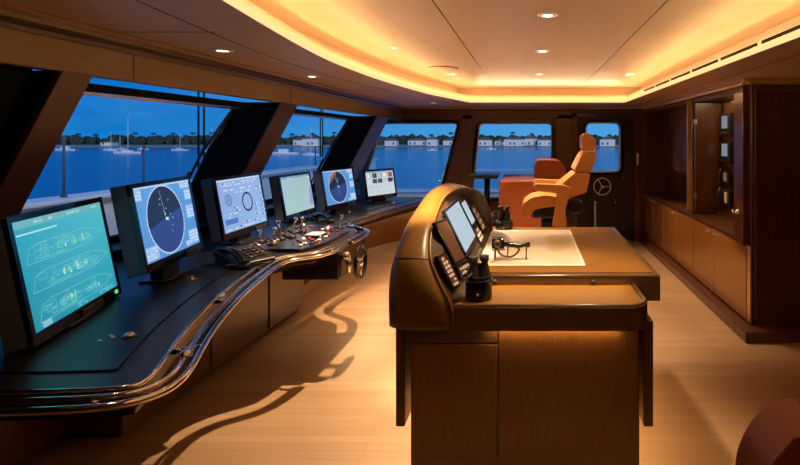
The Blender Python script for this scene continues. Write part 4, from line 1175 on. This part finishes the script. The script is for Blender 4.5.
HS = [(388, 10, 4.5, 'hip', 'first pale house behind the left edge of the corner window'), (412, 16, 4.6, 'hip', 'long pale house at the middle of the corner window'), (430, 9, 5.5, 'gable', 'gabled pale house in the corner window'),
      (447, 13, 4.5, 'hip', 'pale house at the right side of the corner window'), (484, 12, 5, 'hip', 'pale house at the left end of the back window'), (499, 10, 4, 'gable', 'small gabled house left of the back window centre'),
      (514, 18, 5.5, 'hip', 'widest white house at the back window centre'), (531, 14, 6, 'gable', 'gabled white house right of the back window centre'), (545, 12, 5, 'hip', 'pale house at the right end of the back window'),
      (592, 11, 5, 'hip', 'pale house seen left in the door window'), (609, 13, 5.5, 'gable', 'gabled house seen right in the door window'),
      (290, 12, 5, 'hip', 'pale house in the left of the second window'), (306, 14, 6, 'gable', 'gabled white house in the middle of the second window'), (335, 12, 5, 'hip', 'pale house in the right of the second window'),
      (98, 9, 3, 'hip', 'small house behind the mooring boats on the far left'), (224, 8, 3, 'hip', 'small house by the near wiper')]
for i, (px, w, h, r, lab) in enumerate(HS):
    house((px - 530) * DS / F, w, h, r, lab + ' on the far shore', i)
def boat(px, D, L, mast, lab, name='sailboat', flip=1):
    x = (px - 530) * D / F
    t = thing(name, lab, 'boat', (x, D, ZW))
    q = MB(); rows = []
    for k in range(11):
        u = k / 10; bw = L * .14 * math.sin(PI * min(1, .18 + u * .82)) ** .8; sh = L * .075 * (1 + .5 * (u - .5) ** 2 * 4 * (0.3 if u < .5 else 1))
        X = x + flip * (.5 - u) * L
        rows.append([Vector((X, D - bw, ZW + sh)), Vector((X, D - bw * .8, ZW - .1)), Vector((X, D + bw * .8, ZW - .1)), Vector((X, D + bw, ZW + sh))])
    q.sheet(rows, closed=True); q.build('hull', 'hull_white', t)
    q = MB(); q.box((x - L * .18, D - L * .07, ZW + L * .07), (x + L * .16, D + L * .07, ZW + L * (.12 if mast else .2)), .1); q.build('cabin', 'hull_white', t)
    if mast:
        q = MB(); q.tube([(x, D, ZW + .5), (x, D, ZW + mast)], [.16, .10], 8); q.build('mast', 'hull_white', t)
        q = MB(); q.tube([(x, D, ZW + L * .16), (x - flip * L * .36, D, ZW + L * .17)], .14, 8); q.build('boom', 'hull_white', t)
boat(128, 262, 15, 18.5, 'sailboat with the tallest mast, near the middle of the nearest window')
boat(111, 330, 10, 12, 'sailboat just left of the tallest mast in the nearest window')
boat(120, 350, 9, 10, 'small sailboat close behind the tallest-masted boat', flip=-1)
boat(180, 330, 11, 11, 'sailboat midway between the tallest mast and the wiper')
boat(143, 360, 8, 0, 'small motor boat right of the tallest mast', 'motor_boat')
boat(212, 300, 9, 13, 'sailboat partly behind the near wiper')
boat(66, 330, 14, 0, 'white motor boat at the left edge of the nearest window', 'motor_boat')
boat(284, 250, 14, 0, 'white motor yacht at the left of the second window', 'motor_boat')
boat(311, 240, 8, 13, 'sailboat in the middle of the second window')
boat(432, 330, 6, 0, 'small white boat in the corner window', 'motor_boat')
boat(491, 360, 7, 0, 'small white boat in the back window', 'motor_boat')

# ------------------------------------------------------------------ light
area(.10, 2.462, .835, .80, .02, 0.1)
led = area(.09, 2.44, .945, .72, .02, .55, (math.radians(-20), 0, 0))
# toe-kick strips under the side panels
for x, s_ in ((-.545, -1), (.50, 1)):
    area(x, 2.95, .355, .05, 1.4, 5.5, (0, 0, 0))
# compartment light and niche light
area(CX + .16, 5.05, 1.985, .2, .9, 3.5, (0, 0, 0), (1, .70, .35))
# unseen spot added in the right soffit to brighten the near base doors
spot(CX - .42, 4.75, 2.08, 80, 70, .8)
spot(-.50, 1.85, 2.29, 1100, 25, .9, tilt=(math.radians(36), 0))  # added spot without a fixture, aimed to gild the hood
# unseen wash strips added in the upper cove to brighten the tray middle
def wash(a, b, inward, power):
    a, b = Vector(a), Vector(b); c = (a + b) / 2
    d = Vector((inward[0], inward[1], .10)).normalized()
    t_ = (b - a).normalized(); n_ = -d
    y_ = n_.cross(t_).normalized()
    o = area(c.x, c.y, 2.196, (b - a).length, .014, power, col=(1, .68, .36), spread=52)
    Mx = Matrix((t_, y_, n_)).transposed(); o.rotation_euler = Mx.to_euler()
oc = out(.105); WP = 2.0
lc = offset2(left_curve, .105)
for k0 in range(0, len(left_curve) - 1, 8):
    k1 = min(k0 + 8, len(left_curve) - 1)
    a, b = lc[k0], lc[k1]; t2 = (Vector(b) - Vector(a)).normalized()
    wash((*a, 2.196), (*b, 2.196), (t2.y, -t2.x), WP * (Vector(b) - Vector(a)).length)
for y0 in (-.4, 1.45, 3.3, 5.15): wash((RXc + .105, y0, 2.196), (RXc + .105, y0 + 1.8, 2.196), (-1, 0), WP * 1.8)
wash((-.7, 7.085, 2.196), (1.2, 7.085, 2.196), (0, -1), WP * .5)
spot(1.32, 6.4, 2.08, 75, 75, .8)  # another unseen spot, added to brighten the far base doors
area(.10, 2.158, .801, .55, .012, .9, (math.radians(25), 0, 0))
area(-1.75, 5.7, .775, .05, 1.6, 12, (0, math.radians(-40), 0))
area(-1.2, 8.75, 2.2, 2.6, .1, 16, (math.radians(35), 0, 0), (.78, .84, 1))  # deck lamp out of view, added to brighten the far bulwark
area(-2.95, 5.0, 2.25, .1, 6.0, 22, (0, math.radians(35), 0), (.78, .84, 1))  # added unseen deck lamp that lifts the forward bulwark
sun = bpy.data.lights.new('twilight', 'SUN'); sun.energy = 1.5; sun.angle = math.radians(20); sun.color = (.80, .86, 1)
so = bpy.data.objects.new('twilight', sun); COL.objects.link(so); so.rotation_euler = Vector((-.35, 1, -.22)).to_track_quat('-Z', 'Y').to_euler()

w = bpy.data.worlds.new('dusk'); scene.world = w; w.use_nodes = True
t = w.node_tree; n, l = t.nodes, t.links
bg = n['Background']; tc = n.new('ShaderNodeTexCoord'); sp = n.new('ShaderNodeSeparateXYZ'); l.new(tc.outputs['Generated'], sp.inputs[0])
rz = n.new('ShaderNodeValToRGB'); e = rz.color_ramp.elements
e[0].position = 0.0; e[0].color = (1.15, 1.08, 1.0, 1); e[1].position = .6; e[1].color = (.25, .38, .55, 1)
e2_ = e.new(.09); e2_.color = (.85, .92, .98, 1); e3_ = e.new(.2); e3_.color = (.55, .72, .85, 1)
l.new(sp.outputs['Z'], rz.inputs['Fac'])
ra = n.new('ShaderNodeValToRGB'); ra.color_ramp.elements[0].position = .28; ra.color_ramp.elements[0].color = (.0015, .15, .50, 1); ra.color_ramp.elements[1].position = .58; ra.color_ramp.elements[1].color = (.06, .29, .64, 1)
ad = n.new('ShaderNodeMath'); ad.operation = 'MULTIPLY_ADD'; ad.inputs[1].default_value = .5; ad.inputs[2].default_value = .6; l.new(sp.outputs['X'], ad.inputs[0]); l.new(ad.outputs[0], ra.inputs['Fac'])
mx = n.new('ShaderNodeMix'); mx.data_type = 'RGBA'; mx.blend_type = 'MULTIPLY'; mx.inputs['Factor'].default_value = 1
l.new(rz.outputs['Color'], mx.inputs['A']); l.new(ra.outputs['Color'], mx.inputs['B'])
mp = n.new('ShaderNodeMapping'); mp.inputs['Scale'].default_value = (3, 3, 14); no = n.new('ShaderNodeTexNoise'); no.inputs['Scale'].default_value = 2.2; no.inputs['Detail'].default_value = 6
l.new(tc.outputs['Generated'], mp.inputs['Vector']); l.new(mp.outputs['Vector'], no.inputs['Vector'])
cr = n.new('ShaderNodeValToRGB'); cr.color_ramp.elements[0].position = .45; cr.color_ramp.elements[0].color = (0, 0, 0, 1); cr.color_ramp.elements[1].position = .75; cr.color_ramp.elements[1].color = (.55, .55, .55, 1)
l.new(no.outputs['Fac'], cr.inputs['Fac'])
m2 = n.new('ShaderNodeMix'); m2.data_type = 'RGBA'; l.new(cr.outputs['Color'], m2.inputs['Factor']); l.new(mx.outputs['Result'], m2.inputs['A']); m2.inputs['B'].default_value = (.045, .28, .62, 1)
l.new(m2.outputs['Result'], bg.inputs['Color']); bg.inputs['Strength'].default_value = 1.25

scene.view_settings.view_transform = 'Standard'; scene.view_settings.look = 'None'
scene.view_settings.gamma = 1; scene.view_settings.use_curve_mapping = False; scene.view_settings.exposure = 0
scene.cycles.max_bounces = 8; scene.cycles.sample_clamp_indirect = 4; scene.cycles.use_denoising = True
